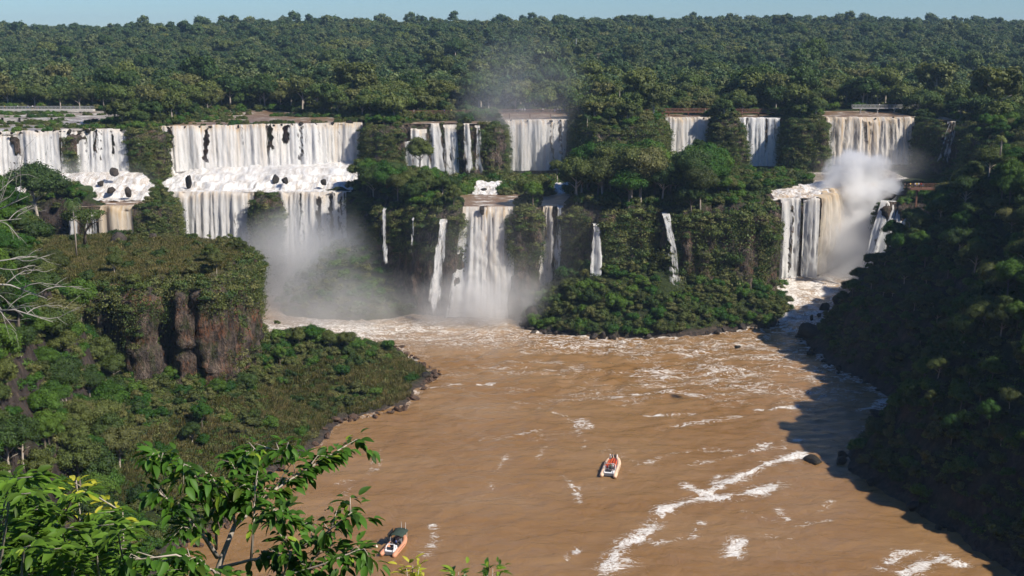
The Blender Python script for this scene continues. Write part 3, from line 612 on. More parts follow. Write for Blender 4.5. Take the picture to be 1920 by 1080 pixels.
fall(0, 0, 0, 0, M0 + 2.0, 9, 'white plunge at the back of the spray basin', pts=[(116, 400.5), (128.5, 399)], cover=1.2, tan=0.35, level='M', bulge=5, amp=2.0, start=2.0)
fall(1652, 372, 1706, 369, M0 - 0.4, 7, 'blue shaded fall fanning down the dark rock right of the spray basin', cover=0.60, tan=0.0, level='M', ypx=380, slant=-5, widen=1.25, bulge=4, gaps=[(0.3, 0.05, 0.5, 0, 1), (0.7, 0.05, 0.5, 0.2, 1)], start=2.0)
fall(1748, 362, 1762, 361, M0 - 1.2, 20, 'thin dim thread on the black right bank wall', cover=0.42, tan=0.0, level='M', ypx=392, slant=-3.5, bulge=2, start=2.5)

# ------------------------------------------------------------ basalt cliffs (and the places where plants cling to them)
CLING = []     # x, y, z, size
def cliff(name, pts, zt, zb, poly, mat, amp=1.6, seed=0, veg=lambda x, z: 0.5, level=None, block=2.6, density=0.55, soft=3, relief=None, big=None):
    P = np.array(pts, float)
    if not hasattr(zt, '__len__'): zt = [zt] * len(P)
    seg = np.hypot(*(P[1:] - P[:-1]).T); cum = np.concatenate([[0], np.cumsum(seg)]); L = cum[-1]
    s = np.arange(0, L, 0.6); ztop = np.interp(s, cum, zt)
    # rounded plan line, so that corners do not crease
    sm = lambda a: np.convolve(np.pad(a, soft, mode='edge'), np.ones(2 * soft + 1) / (2 * soft + 1), mode='valid')
    lx, ly = sm(np.interp(s, cum, P[:, 0])), sm(np.interp(s, cum, P[:, 1]))
    tx = np.gradient(lx); ty = np.gradient(ly); ln = np.hypot(tx, ty) + 1e-9; nx, ny = ty / ln, -tx / ln
    mid = len(s) // 2
    if sdist(poly, np.array([lx[mid] + nx[mid]]), np.array([ly[mid] + ny[mid]]))[0] > sdist(poly, np.array([lx[mid] - nx[mid]]), np.array([ly[mid] - ny[mid]]))[0]: nx, ny = -nx, -ny
    nr = int((max(zt) - zb) / 0.8); t = np.linspace(0, 1, nr)
    T, SS = np.meshgrid(t, s, indexing='ij'); ZT = ztop[None, :] + 0 * T; Z = ZT + (zb - ZT) * T
    # columns: one random setback per column, broken by ledges
    col = np.floor((SS + 1.2 * fbm(Z / 7, SS / 9, 0, seed + 4, 2)) / block); led = np.floor((Z + 2.0 * _h(col, col * 0, col * 0, seed + 1)) / 7.5)
    setb = _h(col, led, col * 0, seed + 2)
    crack = np.abs(((SS / block) % 1) - 0.5) * 2
    am = amp if relief is None else amp * relief(lx)[None, :]
    d = 0.9 + am * (setb - 0.35) + 0.9 * am * fbm(SS / 9, Z / 14, 0, seed + 5, 3) + 0.8 * fbm(SS / 1.4, Z / 2.4, 0, seed + 6, 3) + 0.5 * (_h(np.floor(SS / .6), np.floor(Z / 2.2), col * 0, seed + 3) - .5) - 0.5 * sstep(0.86, 1.0, crack) - 0.2
    d = d + 0.9 * T                                        # slight batter
    top = sstep(2.6, 0.0, ZT - Z); d = d * (1 - top) - 1.2 * top
    X = lx[None, :] + nx[None, :] * d; Y = ly[None, :] + ny[None, :] * d
    me = mesh_np('cliff', np.stack([X.ravel(), Y.ravel(), Z.ravel()], 1), grid_faces(nr, len(s)), smooth=False)
    obj(name, me, mat, kind='structure')
    # clinging plants
    n = int(L * (max(zt) - zb) * density); i = rng.integers(0, nr, n); j = rng.integers(0, len(s), n)
    x, y, z = X[i, j], Y[i, j], Z[i, j]
    nz = fbm(SS[i, j] / 6, z / 9, 0, seed + 8, 3) * 0.9 + 0.25 * rng.standard_normal(n)
    keep = nz < (np.array([veg(a, b) for a, b in zip(x, z)]) - 0.5) * 2
    if level:
        for (a, b, lv, c_, d_, l_) in SPANS:
            if lv == level and l_ > 1.2: keep &= ~((x > a) & (x < b) & (y > c_) & (y < d_))
    dd = rng.uniform(-0.2, 0.5, n)
    for a in np.stack([x + nx[j] * dd, y + ny[j] * dd, z, rng.uniform(0.8, 2.1, n) * (1 if big is None else big(x, z))], 1)[keep]: CLING.append(a)

cliff('cliff', PROM_F, 34.6, 6, PROM, M['cliff'], 1.9, 3, soft=1, block=1.8,
      veg=lambda x, z: (0.32 if x > -67 else 0.10 if x > -81 else 0.4) + (0.8 if z > 32.3 else 0.35 if z > 29 else 0.0) + (0.2 if z < 15 else 0), density=0.8)
ml = [p for p in MID_LINE if -141 < p[0] < 139]
cliff('cliff', ml, [ZM + 0.2] * len(ml), -1, MID, M['cliff_wet'], 2.0, 13,
      veg=lambda x, z: 1.6 if x < -79 else 1.2 if x < -44 and z > 14 else (0.95 if z > 28 else 0.5 if z > 20 else 0.12) if x < 20 else (0.9 if z > 24 else 0.68) if x < 50 else (0.85 if z > 27 else 0.42) if x < 85 else 0.25, level='M', density=0.75, relief=lambda x: 1 + .9 * sstep(19, 27, x) * sstep(86, 80, x), big=lambda x, z: 1 + .9 * ((x > 27) & (x < 82)) * rng.random(len(x)) ** 2)
ul = [p for p in UP_LINE if -177 < p[0] < 177]
cliff('cliff', ul, [ZU + 0.2] * len(ul), 33, UP, M['cliff_wet'], 1.8, 23, veg=lambda x, z: 1.5 if (-58 < x < -40 or -136 < x < -112 or 18 < x < 60) else 0.5 if -42 < x < -3 else 0.9, level='U', density=0.75)

# ------------------------------------------------------------ plant meshes
def leaf_quads(P, N, size, droop=0.35, r=rng, aspect=0.62):
    """P leaf centres, N outward normals -> vertices of two-triangle folded leaves"""
    n = len(P); N = N + r.normal(0, 0.45, (n, 3)); N /= np.linalg.norm(N, axis=1, keepdims=True)
    A = np.cross(N, r.normal(0, 1, (n, 3))); A /= np.linalg.norm(A, axis=1, keepdims=True) + 1e-9
    B = np.cross(N, A); sz = size * r.uniform(0.6, 1.4, (n, 1)) * 0.5
    V = np.stack([P + A * sz, P + B * sz * aspect + N * sz * droop, P - A * sz, P - B * sz * aspect + N * sz * droop], 1)
    return V.reshape(-1, 3)
def blob(nlat, nlon, rad, squash, seed, amp=0.25):
    th = np.linspace(0, math.pi, nlat); ph = np.linspace(0, 2 * math.pi, nlon, endpoint=False)
    TH, PH = np.meshgrid(th, ph, indexing='ij')
    d = np.stack([np.sin(TH) * np.cos(PH), np.sin(TH) * np.sin(PH), np.cos(TH)], -1)
    rr = rad * (1 + amp * fbm(d[..., 0] * 2 + seed, d[..., 1] * 2, d[..., 2] * 2, seed, 3))
    V = (d * rr[..., None]) * np.array([1, 1, squash]); F = []
    for i in range(nlat - 1):
        for j in range(nlon): a = i * nlon + j; b = i * nlon + (j + 1) % nlon; F.append((a, a + nlon, b + nlon, b))
    return V.reshape(-1, 3), np.array(F)
def crown_mesh(name, seed, rad, squash, lobes, leaves, leaf, z0, flat=0.0, spread=0.75, core=True):
    r = np.random.default_rng(seed); cs = []
    for i in range(lobes):
        u = r.uniform(-0.25, 1.0) if not flat else r.uniform(0.0, 0.5); a = i * 2.39996 + r.uniform(-.5, .5)
        q = math.sqrt(max(0, 1 - u * u)); rr = rad * spread * r.uniform(0.55, 1.1)
        cs.append((rr * q * math.cos(a), rr * q * math.sin(a), rr * u * squash + (0 if not flat else 0), rad * r.uniform(0.15, 0.45) * (1 if not flat else 0.8)))
    cs = np.array(cs); k = r.integers(0, lobes, leaves * 2); D = r.normal(0, 1, (leaves * 2, 3)); D[:, 2] = D[:, 2] * 0.8 + 0.35; D /= np.linalg.norm(D, axis=1, keepdims=True)
    stray = 1 + 0.55 * (r.random((leaves * 2, 1)) < .16) * r.random((leaves * 2, 1))
    lr = stray * cs[k, 3:4] * (0.86 + 0.26 * np.abs(fbm(D[:, :1] * 3 + k[:, None], D[:, 1:2] * 3, D[:, 2:3] * 3, seed, 2)) + r.uniform(-0.2, 0.2, (leaves * 2, 1)))
    sq = np.array([1, 1, 0.8 if not flat else 0.45]); P = cs[k, :3] + D * lr * sq
    inside = np.zeros(len(P), bool)
    for c in cs: inside |= (np.linalg.norm((P - c[:3]) / sq, axis=1) < c[3] * 0.8)
    P, D, kk = P[~inside][:leaves], D[~inside][:leaves], k[~inside][:leaves]
    V = leaf_quads(P, D, leaf, r=r); F = np.arange(len(V)).reshape(-1, 4)
    lobet = r.uniform(0, 1, lobes)
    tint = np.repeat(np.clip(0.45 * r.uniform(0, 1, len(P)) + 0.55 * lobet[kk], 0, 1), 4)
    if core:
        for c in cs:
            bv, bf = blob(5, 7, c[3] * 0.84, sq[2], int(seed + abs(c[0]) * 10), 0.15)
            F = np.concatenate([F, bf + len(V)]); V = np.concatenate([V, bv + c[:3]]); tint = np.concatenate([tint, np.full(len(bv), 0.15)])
    V = V + np.array([0, 0, z0]); me = mesh_np(name, V, F); attr(me, 'tint', tint); return me
def trunk_mesh(name, seed, h, rad, branches=5, reach=2.5, lean=0.4):
    r = random.Random(seed); b = MB(); lx, ly = r.uniform(-lean, lean), r.uniform(-lean, lean)
    b.tube([(0, 0, -1.5), (lx * .2, ly * .2, h * .3), (lx * .7, ly * .7, h * .65), (lx, ly, h)], [rad * 1.5, rad, rad * .8, rad * .5], 7)
    for i in range(branches):
        a = i * 2.4 + r.uniform(-.4, .4); z = h * r.uniform(.5, .9); k = z / h; q = reach * r.uniform(.6, 1.1)
        b.tube([(lx * k, ly * k, z), (lx * k + q * .5 * math.cos(a), ly * k + q * .5 * math.sin(a), z + q * .45), (lx * k + q * math.cos(a), ly * k + q * math.sin(a), z + q * .7)], [rad * .5, rad * .33, rad * .12], 5)
    return b.mesh(name, True)
def palm_crown(name, seed, fr=13, ln=2.6, z0=0.0, seg=9):
    r = random.Random(seed); V = []; F = []; T = []
    for i in range(fr):
        a = i * 2.4 + r.uniform(-.2, .2); el = r.uniform(0.1, 1.1); tt = r.random()
        pts = [Vector((0, 0, 0))]; d = Vector((math.cos(a) * math.cos(el), math.sin(a) * math.cos(el), math.sin(el))); L = ln * r.uniform(.8, 1.1)
        for k in range(seg): d = (d + Vector((0, 0, -0.20 - .03 * k))).normalized(); pts.append(pts[-1] + d * L / seg)
        side = Vector((-math.sin(a), math.cos(a), 0))
        for k in range(1, seg):
            w = 0.55 * math.sin(math.pi * (k + .6) / (seg + 1.2)); p = pts[k]; f = (pts[k + 1] - pts[k]) * .75
            for sgn in (-1, 1):
                t = p + side * sgn * w + Vector((0, 0, -w * .55)) + f * .6; b = len(V)
                V += [p, p + f, t + f * .3, t]; F.append((b, b + 1, b + 2, b + 3)); T += [tt * .6 + .2] * 4
    me = bpy.data.meshes.new(name); me.from_pydata([(v[0], v[1], v[2] + z0) for v in V], [], F); me.update(); attr(me, 'tint', T); return me

# crowns: near trees (full leaf), far trees (coarse), shrubs, clumps
NEAR = []; KINDS_T = [(4.2, .75, 30, 9000, .31, 0, 'leaf'), (3.6, .95, 28, 9000, .30, 0, 'leaf'), (4.6, .6, 34, 9500, .32, 0, 'leaf'), (3.8, .8, 26, 8500, .33, 0, 'leaf_lush'), (4.4, .7, 30, 9000, .30, 0, 'leaf_olive'), (3.3, 1.1, 28, 8500, .29, 0, 'leaf_lush')]
for i, (ra, sq, lo, le, lf, fl, mt) in enumerate(KINDS_T):
    hgt = ra * sq + 3.0
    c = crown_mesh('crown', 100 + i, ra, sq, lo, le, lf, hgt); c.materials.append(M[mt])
    t = trunk_mesh('trunk', 200 + i, hgt, 0.22, 6, ra * .6); t.materials.append(M['bark'] if i % 2 else M['bark_pale'])
    NEAR.append((c, t, ra, hgt + ra * sq, hgt))
FAR = []
for i, (ra, sq, lo, le, lf, mt) in enumerate([(5.0, .7, 16, 900, 1.0, 'leaf_far'), (4.2, .95, 14, 800, .95, 'leaf_far'), (5.6, .55, 18, 950, 1.0, 'leaf_far'), (4.4, .8, 12, 800, .95, 'leaf_far'), (3.6, 1.2, 12, 750, .9, 'leaf_far'), (5.0, .65, 16, 850, 1.0, 'leaf_olive'), (4.4, .6, 18, 900, .7, 'leaf_pale'), (4.6, .7, 16, 850, .9, 'leaf_yell'), (4.0, 1.5, 14, 900, .9, 'leaf_far')]):
    c = crown_mesh('crown', 300 + i, ra, sq, lo, le, lf, ra * sq + 3.5); c.materials.append(M[mt]); FAR.append(c)
MIDT = []                      # crowns for the trees between the falls and the hill
for i, (ra, sq, lo, le, lf, mt) in enumerate([(4.6, .75, 20, 2300, .62, 'leaf'), (4.0, .95, 18, 2100, .6, 'leaf'), (5.2, .6, 22, 2400, .64, 'leaf'), (4.2, .85, 16, 2000, .62, 'leaf_olive')]):
    hgt = ra * sq + 3.5
    c = crown_mesh('crown', 400 + i, ra, sq, lo, le, lf, hgt); c.materials.append(M[mt])
    t = trunk_mesh('trunk', 500 + i, hgt, 0.25, 5, ra * .6); t.materials.append(M['bark_pale']); MIDT.append((c, t, ra, hgt + ra * sq, hgt))
SHR = []
for i, (ra, sq, lo, le, lf, mt) in enumerate([(1.7, .7, 14, 1600, .21, 'leaf'), (1.5, .85, 12, 1500, .2, 'leaf_olive'), (1.9, .6, 15, 1700, .21, 'leaf_lush'), (1.4, .9, 11, 1400, .2, 'leaf_olive')]):
    c = crown_mesh('shrub', 600 + i, ra, sq, lo, le, lf, ra * sq * .55); c.materials.append(M[mt]); SHR.append((c, ra))
def clump(name, seed, n, leaf, mt, up=0.5, sq=0.7):
    r = np.random.default_rng(seed); D = r.normal(0, 1, (n, 3)); D[:, 2] = np.abs(D[:, 2]) * up + 0.1; D /= np.linalg.norm(D, axis=1, keepdims=True)
    P = D * r.uniform(.55, 1.0, (n, 1)) * np.array([1, 1, sq]); V = leaf_quads(P, D, leaf, r=r); me = mesh_np(name, V, np.arange(len(V)).reshape(-1, 4))
    attr(me, 'tint', np.repeat(r.uniform(0, 1, n), 4)); me.materials.append(M[mt]); return me
def vines(name, seed, n, leaf, mt):
    r = np.random.default_rng(seed); P = np.stack([r.normal(0, .55, n), r.normal(0, .45, n), -np.abs(r.normal(0, 1.5, n)) + .4], 1); D = np.stack([r.normal(0, 1, n), r.normal(-.4, 1, n), r.normal(.4, .4, n)], 1)
    V = leaf_quads(P, D, leaf, r=r); me = mesh_np(name, V, np.arange(len(V)).reshape(-1, 4)); attr(me, 'tint', np.repeat(r.uniform(0, 1, n), 4)); me.materials.append(M[mt]); return me
CL = [clump('clump', 700 + i, 230, .22, m) for i, m in enumerate(('leaf', 'leaf_lush', 'leaf_olive', 'leaf'))]
CV = [clump('clump', 720, 220, .22, 'leaf'), vines('vines', 721, 230, .20, 'leaf'), vines('vines', 722, 230, .20, 'leaf_olive'), clump('clump', 723, 220, .22, 'leaf_olive')]
def tuft(name, seed, n, mt):
    r = np.random.default_rng(seed); V = []
    for i in range(n):
        a = r.uniform(0, 6.28); q = r.uniform(0, .8); bx, by = q * math.cos(a), q * math.sin(a); h = r.uniform(.35, .8); l = r.uniform(.1, .35); w = .07
        t = r.uniform(0, 6.28); c_, s_ = math.cos(t) * w, math.sin(t) * w
        V += [(bx - c_, by - s_, -.1), (bx + c_, by + s_, -.1), (bx + c_ * .4 + l * math.cos(a), by + s_ * .4 + l * math.sin(a), h), (bx - c_ * .4 + l * math.cos(a), by - s_ * .4 + l * math.sin(a), h)]
    me = mesh_np(name, np.array(V), np.arange(len(V)).reshape(-1, 4)); attr(me, 'tint', np.repeat(r.uniform(0, 1, n), 4)); me.materials.append(M[mt]); return me
M['grass'] = mat_leaf('dry_grass', (0.075, 0.085, 0.026), (0.12, 0.118, 0.040), (0.20, 0.165, 0.07), 0.25, 0.1)
TU = [tuft('tuft', 740 + i, 70, 'grass') for i in range(2)]

# ------------------------------------------------------------ scattering: one object whose points carry copies of a few plant meshes
def scatter(name, pts, sources, label, cat, group=None):
    """pts: rows x, y, z, scale ; sources: meshes"""
    pts = np.asarray(pts, float); n = len(pts); r = np.random.default_rng(len(name) + n)
    me = mesh_np(name, pts[:, :3]); idx = r.integers(0, len(sources), n)
    attr(me, 'idx', idx, 'INT'); attr(me, 'scl', pts[:, 3]); attr(me, 'rot', np.stack([r.normal(0, .06, n), r.normal(0, .06, n), r.uniform(0, 6.28, n)], 1), 'FLOAT_VECTOR')
    ng = bpy.data.node_groups.new(name, 'GeometryNodeTree'); ng.interface.new_socket('Geometry', in_out='INPUT', socket_type='NodeSocketGeometry'); ng.interface.new_socket('Geometry', in_out='OUTPUT', socket_type='NodeSocketGeometry')
    N = ng.nodes; gi = N.new('NodeGroupInput'); go = N.new('NodeGroupOutput'); join = N.new('GeometryNodeJoinGeometry')
    def named(k, t): a = N.new('GeometryNodeInputNamedAttribute'); a.data_type = t; a.inputs[0].default_value = k; return a.outputs[0]
    ia, sa, ra = named('idx', 'INT'), named('scl', 'FLOAT'), named('rot', 'FLOAT_VECTOR')
    for k, src in enumerate(sources):
        so_ = bpy.data.objects.new(name + '_source', src)
        oi = N.new('GeometryNodeObjectInfo'); oi.inputs[0].default_value = so_
        for s_ in oi.inputs:
            if s_.name == 'As Instance': s_.default_value = True
        cmp_ = N.new('FunctionNodeCompare'); cmp_.data_type = 'INT'; cmp_.operation = 'EQUAL'
        ins = [s_ for s_ in cmp_.inputs if s_.enabled]; ng.links.new(ia, ins[0]); ins[1].default_value = k
        io = N.new('GeometryNodeInstanceOnPoints'); ng.links.new(gi.outputs[0], io.inputs['Points']); ng.links.new(cmp_.outputs[0], io.inputs['Selection'])
        ng.links.new(oi.outputs['Geometry'], io.inputs['Instance']); ng.links.new(ra, io.inputs['Rotation']); ng.links.new(sa, io.inputs['Scale']); ng.links.new(io.outputs[0], join.inputs[0])
    ng.links.new(join.outputs[0], go.inputs[0])
    o = obj(name, me, None, kind='stuff', label=label, category=cat)
    md = o.modifiers.new('scatter', 'NODES'); md.node_group = ng
    return o

def joined(name, parts):
    """crown and trunk as one mesh, for the trees that are only seen as a mass"""
    Vs, faces, mats, mi, tint = [], [], [], [], []; off = 0
    for me, m in parts:
        v = np.empty(len(me.vertices) * 3, np.float32); me.vertices.foreach_get('co', v); v = v.reshape(-1, 3)
        li = np.empty(len(me.loops), np.int32); me.loops.foreach_get('vertex_index', li); ls = np.empty(len(me.polygons), np.int32); me.polygons.foreach_get('loop_start', ls); lt = np.empty(len(me.polygons), np.int32); me.polygons.foreach_get('loop_total', lt)
        ok = lt == 4; f = np.stack([li[ls[ok] + k] for k in range(4)], 1)
        Vs.append(v); faces.append(f + off); off += len(v); mi += [len(mats)] * len(f); mats.append(m)
        t = np.full(len(v), .5, np.float32)
        if 'tint' in me.attributes: me.attributes['tint'].data.foreach_get('value', t)
        tint.append(t)
    out = mesh_np(name, np.concatenate(Vs), np.concatenate(faces)); attr(out, 'tint', np.concatenate(tint))
    for m in mats: out.materials.append(m)
    out.polygons.foreach_set('material_index', np.array(mi, np.int32)); return out

# ------------------------------------------------------------ where plants grow
def jgrid(x0, x1, y0, y1, st, seed):
    r = np.random.default_rng(seed); xs = np.arange(x0, x1, st); ys = np.arange(y0, y1, st); X, Y = np.meshgrid(xs, ys)
    X = X + r.uniform(-.45, .45, X.shape) * st + (np.arange(len(ys))[:, None] % 2) * st * .5; Y = Y + r.uniform(-.45, .45, Y.shape) * st
    X, Y = X.ravel(), Y.ravel()
    px, py, d = project(np.stack([X, Y, np.full(X.shape, 45.0)], 1)); k = (d > 5) & (px > -260) & (px < 2180); return X[k], Y[k]
def ter(X, Y):
    hh, dl, dr, dp, dm, du, wet, wetu = height(X, Y, True)
    hx = (height(X + .8, Y) - height(X - .8, Y)) / 1.6; hy = (height(X, Y + .8) - height(X, Y - .8)) / 1.6
    return hh, dl, dr, dp, dm, du, wet, wetu, np.hypot(hx, hy)
TREES = []       # x y z scale variant zone
def add_trees(X, Y, Z, k, sc, var, zone):
    for i in np.nonzero(k)[0]: TREES.append((X[i], Y[i], Z[i], sc[i], int(var[i]), zone))
def dens(X, Y, s, sc=18): return fbm(X / sc, Y / sc, 0, s, 3)
# plateau behind the falls, and the hill beyond
X, Y = jgrid(-800, 800, 655, 1480, 6.4, 1); Z = height(X, Y); r = np.random.default_rng(2)
X = X + r.uniform(-3, 3, len(X)); Y = Y + r.uniform(-3, 3, len(X))
add_trees(X, Y, Z - r.uniform(1.5, 4.5, len(X)), r.random(len(X)) < .93, r.uniform(.45, 1.05, len(X)) * (1 + .35 * dens(X, Y, 92, 45)) * np.where(r.random(len(X)) < .05, 1.6, 1), 20 + np.where(dens(X, Y, 95, 60) + .5 * r.normal(0, .5, len(X)) > .42, r.choice([5, 7, 5, 7, 6], len(X)), r.choice([0, 1, 2, 3, 4, 8, 0, 1], len(X))), 'far')
X, Y = jgrid(-420, 420, 390, 660, 6.6, 3); Z, dl_, dr_, dp_, dm_, du_, wet_, wetu_, sl_ = ter(X, Y)
k = (du_ > 2.5) & (wetu_ < .05) & (r.random(len(X)) < .96)
big = np.where(r.random(len(X)) < .07, 1.5, 1.0)
var = np.where(Y > 520, 20 + r.choice([0, 1, 2, 3, 5, 7, 8, 2, 0, 5], len(X)), 10 + r.integers(0, 4, len(X)))
k &= ~((Y < 463) & (X > -43) & (X < 24))
add_trees(X, Y, Z - np.where(Y > 470, 2.0, 2.6), k, r.uniform(.65, 1.3, len(X)) * big * (1 + .35 * dens(X, Y, 91, 30)), var, 'plateau')
# half-way shelf
X, Y = jgrid(-240, 180, 345, 462, 5.2, 5); Z, dl_, dr_, dp_, dm_, du_, wet_, wetu_, sl_ = ter(X, Y)
k = (dm_ > 1.5) & (wet_ < .05) & (du_ < -1.5) & (dr_ < 8) & (r.random(len(X)) < .9)
hump_ = np.exp(-(((X - 52) / 34) ** 2 + ((Y - 375) / 26) ** 2)) + .6 * np.exp(-(((X + 38) / 22) ** 2 + ((Y - 385) / 22) ** 2))
k &= ~((X < -85) & (r.random(len(X)) < .6))
ss_ = r.uniform(.6, .95, len(X)) + .6 * hump_ + .1 * r.random(len(X)); px_, _, _ = project(np.stack([X, Y, Z + 5], 1))
ss_ = ss_ + np.where((px_ > 1065) & (px_ < 1450) & (Y < 378), r.uniform(.2, .75, len(X)), 0)
ytop = np.interp(px_, [-100, 250, 560, 590, 690, 745, 770, 860, 900, 1065, 1085, 1120, 1235, 1246, 1288, 1298, 1338, 1348, 1480, 1560, 1700], [345, 345, 345, 296, 300, 300, 312, 322, 335, 322, 285, 262, 268, 305, 305, 272, 272, 326, 334, 350, 350])
ytop = ytop + r.uniform(-4, 12, len(X)); ztop_ = H - Y * np.tan(PITCH + np.arctan((ytop - 540) / FPX)); ss_ = np.minimum(ss_, (ztop_ - Z + .8) / 9.5)
k &= ss_ > .28
add_trees(X, Y, Z - .8, k, ss_, r.integers(0, 6, len(X)), 'shelf')
# left hillside
X, Y = jgrid(-190, -30, 110, 335, 4.4, 7); Z, dl_, dr_, dp_, dm_, du_, wet_, wetu_, sl_ = ter(X, Y)
dh_ = sdist(HILLP, X, Y); bushy = dh_ < -1
k = (dl_ > 8) & ((dp_ < -1.5) | (dh_ > 4)) & (sl_ < 3.5) & ~(bushy & (r.random(len(X)) < .80)) & ~((X > -70) & (Y > 232) & (dl_ < 20)) & ~((np.hypot(X + 80, Y - 230) < 14))
add_trees(X, Y, Z - .6, k, r.uniform(.55, 1.05, len(X)) * np.where(bushy, .6, 1), r.choice([0, 1, 2, 3, 3, 5, 5, 4], len(X)), 'left')
# right bank
X, Y = jgrid(62, 215, 120, 420, 4.8, 9); Z, dl_, dr_, dp_, dm_, du_, wet_, wetu_, sl_ = ter(X, Y)
k = (dr_ > 9) & (sl_ < 3.2) & (r.random(len(X)) < .93) & (dm_ < 50)
add_trees(X, Y, Z - .8, k, r.uniform(.5, .9, len(X)) * np.where(dr_ < 18, .7, 1), r.integers(0, 6, len(X)), 'right')
SHRUBS = []
def add_shrubs(X, Y, Z, k, sc, zone, vs=(0, 1, 2, 3)):
    v = r.choice(vs, len(X))
    for i in np.nonzero(k)[0]: SHRUBS.append((X[i], Y[i], Z[i], sc[i], int(v[i]), zone))
X, Y = jgrid(-15, 112, 320, 392, 2.3, 11); Z = height(X, Y); di_ = sdist(ISL_R, X, Y); dm_ = sdist(MID, X, Y)
add_shrubs(X, Y, Z, (di_ > .8) & (dm_ < -1) & (r.random(len(X)) < .93) & ~((np.abs(X - 48) < 3) & (Y > 338)), r.uniform(.7, 1.5, len(X)) + .5 * (r.random(len(X)) < .12), 'mound')
X, Y = jgrid(-90, -15, 340, 402, 2.6, 12); Z = height(X, Y); di_ = sdist(ISL_M, X, Y); dm_ = sdist(MID, X, Y)
add_shrubs(X, Y, Z, (di_ > 1.5) & (dm_ < -1), r.uniform(.7, 1.5, len(X)), 'mist')
X, Y = jgrid(-150, -15, 150, 335, 2.5, 13); Z, dl_, dr_, dp_, dm_, du_, wet_, wetu_, sl_ = ter(X, Y)
add_shrubs(X, Y, Z, (dl_ > 3.5) & (dp_ < -.5) & (r.random(len(X)) < .85) & ~((dl_ < 22) & (fbm(X / 8, Y / 8, 0, 81, 3) > .08)), r.uniform(.6, 1.35, len(X)), 'spur')
add_shrubs(X, Y, Z, (dp_ > .3) & ((dp_ < 4) | (r.random(len(X)) < .26)) & (r.random(len(X)) < .85), r.uniform(.35, 1.15, len(X)), 'top', (0, 1, 1, 3))
X, Y = jgrid(62, 190, 120, 415, 3.0, 14); Z, dl_, dr_, dp_, dm_, du_, wet_, wetu_, sl_ = ter(X, Y)
add_shrubs(X, Y, Z, (dr_ > 2.5) & (r.random(len(X)) < .8), r.uniform(.7, 1.4, len(X)), 'right')
X, Y = jgrid(-250, 210, 345, 530, 2.8, 15); Z, dl_, dr_, dp_, dm_, du_, wet_, wetu_, sl_ = ter(X, Y)
add_shrubs(X, Y, Z, (dm_ > .4) & (wet_ < .25) & (du_ < -.5) & (dr_ < 8), r.uniform(.7, 1.4, len(X)), 'shelf')
fr = (du_ > .3) & (wetu_ < .35) & ((du_ < 14) | (r.random(len(X)) < .75))
add_shrubs(X, Y, Z, fr, r.uniform(.7, 1.5, len(X)), 'lip')
# low bushes standing in the shallow water above the left falls, and between the shelf cascades
X, Y = jgrid(-215, -56, 396, 500, 2.6, 16); Z, dl_, dr_, dp_, dm_, du_, wet_, wetu_, sl_ = ter(X, Y)
pt = fbm(X / 16, Y / 5, 0, 71, 3)
k = (du_ > .5) & (wetu_ > .3) & (((pt > .18) & (Y > 412)) | ((pt > .16) & (du_ < 4)) | ((np.abs(X + 140) < 16) & (Y > 413) & (Y < 470) & (pt > -.15)))
add_shrubs(X, Y, Z, k, r.uniform(.6, 1.2, len(X)), 'lip', (0, 0, 1, 2))
X, Y = jgrid(-24, 26, 380, 424, 2.0, 17); Z = height(X, Y)
k = (Y > 384 + 2 * np.sin(X)) & ~((X > -14) & (X < -4.5) & (Y < 400)) & ~((X > 4.5) & (X < 9) & (Y < 400)) & ~((X > 13.5) & (X < 20) & (Y < 398)) & ~((Y > 400) & (r.random(len(X)) < .3))
add_shrubs(X, Y, Z, k, r.uniform(1.0, 2.1, len(X)), 'pool')

for cx_, cy_, rx_, ry_, n_ in ((-61, 386, 10, 6, 60), (-141, 362, 9, 5, 40), (-156, 356, 8, 5, 26)):
    q = r.normal(0, .5, (n_, 2)) * [rx_, ry_] + [cx_, cy_]; Z = height(q[:, 0], q[:, 1])
    add_shrubs(q[:, 0], q[:, 1], Z, Z > 34.6, r.uniform(.8, 1.6, n_), 'shelf')
# hand-placed trees that the photograph singles out
def singled(px, pybase, Y, htop, variant, label, kind='near', z=None, sx=1.0, cat='tree', name='broadleaf_tree'):
    p = aty(px, pybase, Y); zb = p.z if z is None else z; top = aty(px, htop, Y).z
    c, t, ra, hh_, hc = (NEAR if kind == 'near' else MIDT)[variant]; s = (top - zb) / hh_
    e = empty(name, (p.x, Y, zb), random.uniform(0, 6), label=label, category=cat)
    a = obj('trunk', t, None, e); b = obj('crown', c, None, e); e.scale = (s * sx, s * sx, s); return e
singled(787, 330, 398, 258, 1, 'dark round topped tree standing alone before the thin falls under the footbridge')
singled(1308, 330, 374, 262, 1, 'tallest tree of the wooded island, before the sunlit cream curtain', sx=.8)
singled(1530, 140, 655, 72, 1, 'tall emergent tree rising above the plateau canopy toward the hill', kind='mid')
singled(72, 420, 345, 312, 0, 'round green tree in front of the leftmost curtain, beside a mossy mound', sx=1.1)
singled(215, 215, 430, 158, 2, 'grey green spreading tree over the flat shallows above the left falls', kind='mid', sx=1.0)
singled(285, 235, 425, 190, 0, 'smaller olive tree at the brink, right of the grey green spreading tree', kind='mid', sx=1.2)
singled(1045, 340, 400, 302, 0, 'round bush topped tree at the misty foot of the broad middle curtain')
singled(1275, 395, 362, 290, 3, 'bright bushy tree on the edge of the wooded island cliff')
singled(250, 235, 420, 205, 2, 'low dark tree beside the green rock spur at the brink', kind='mid', sx=1.3)

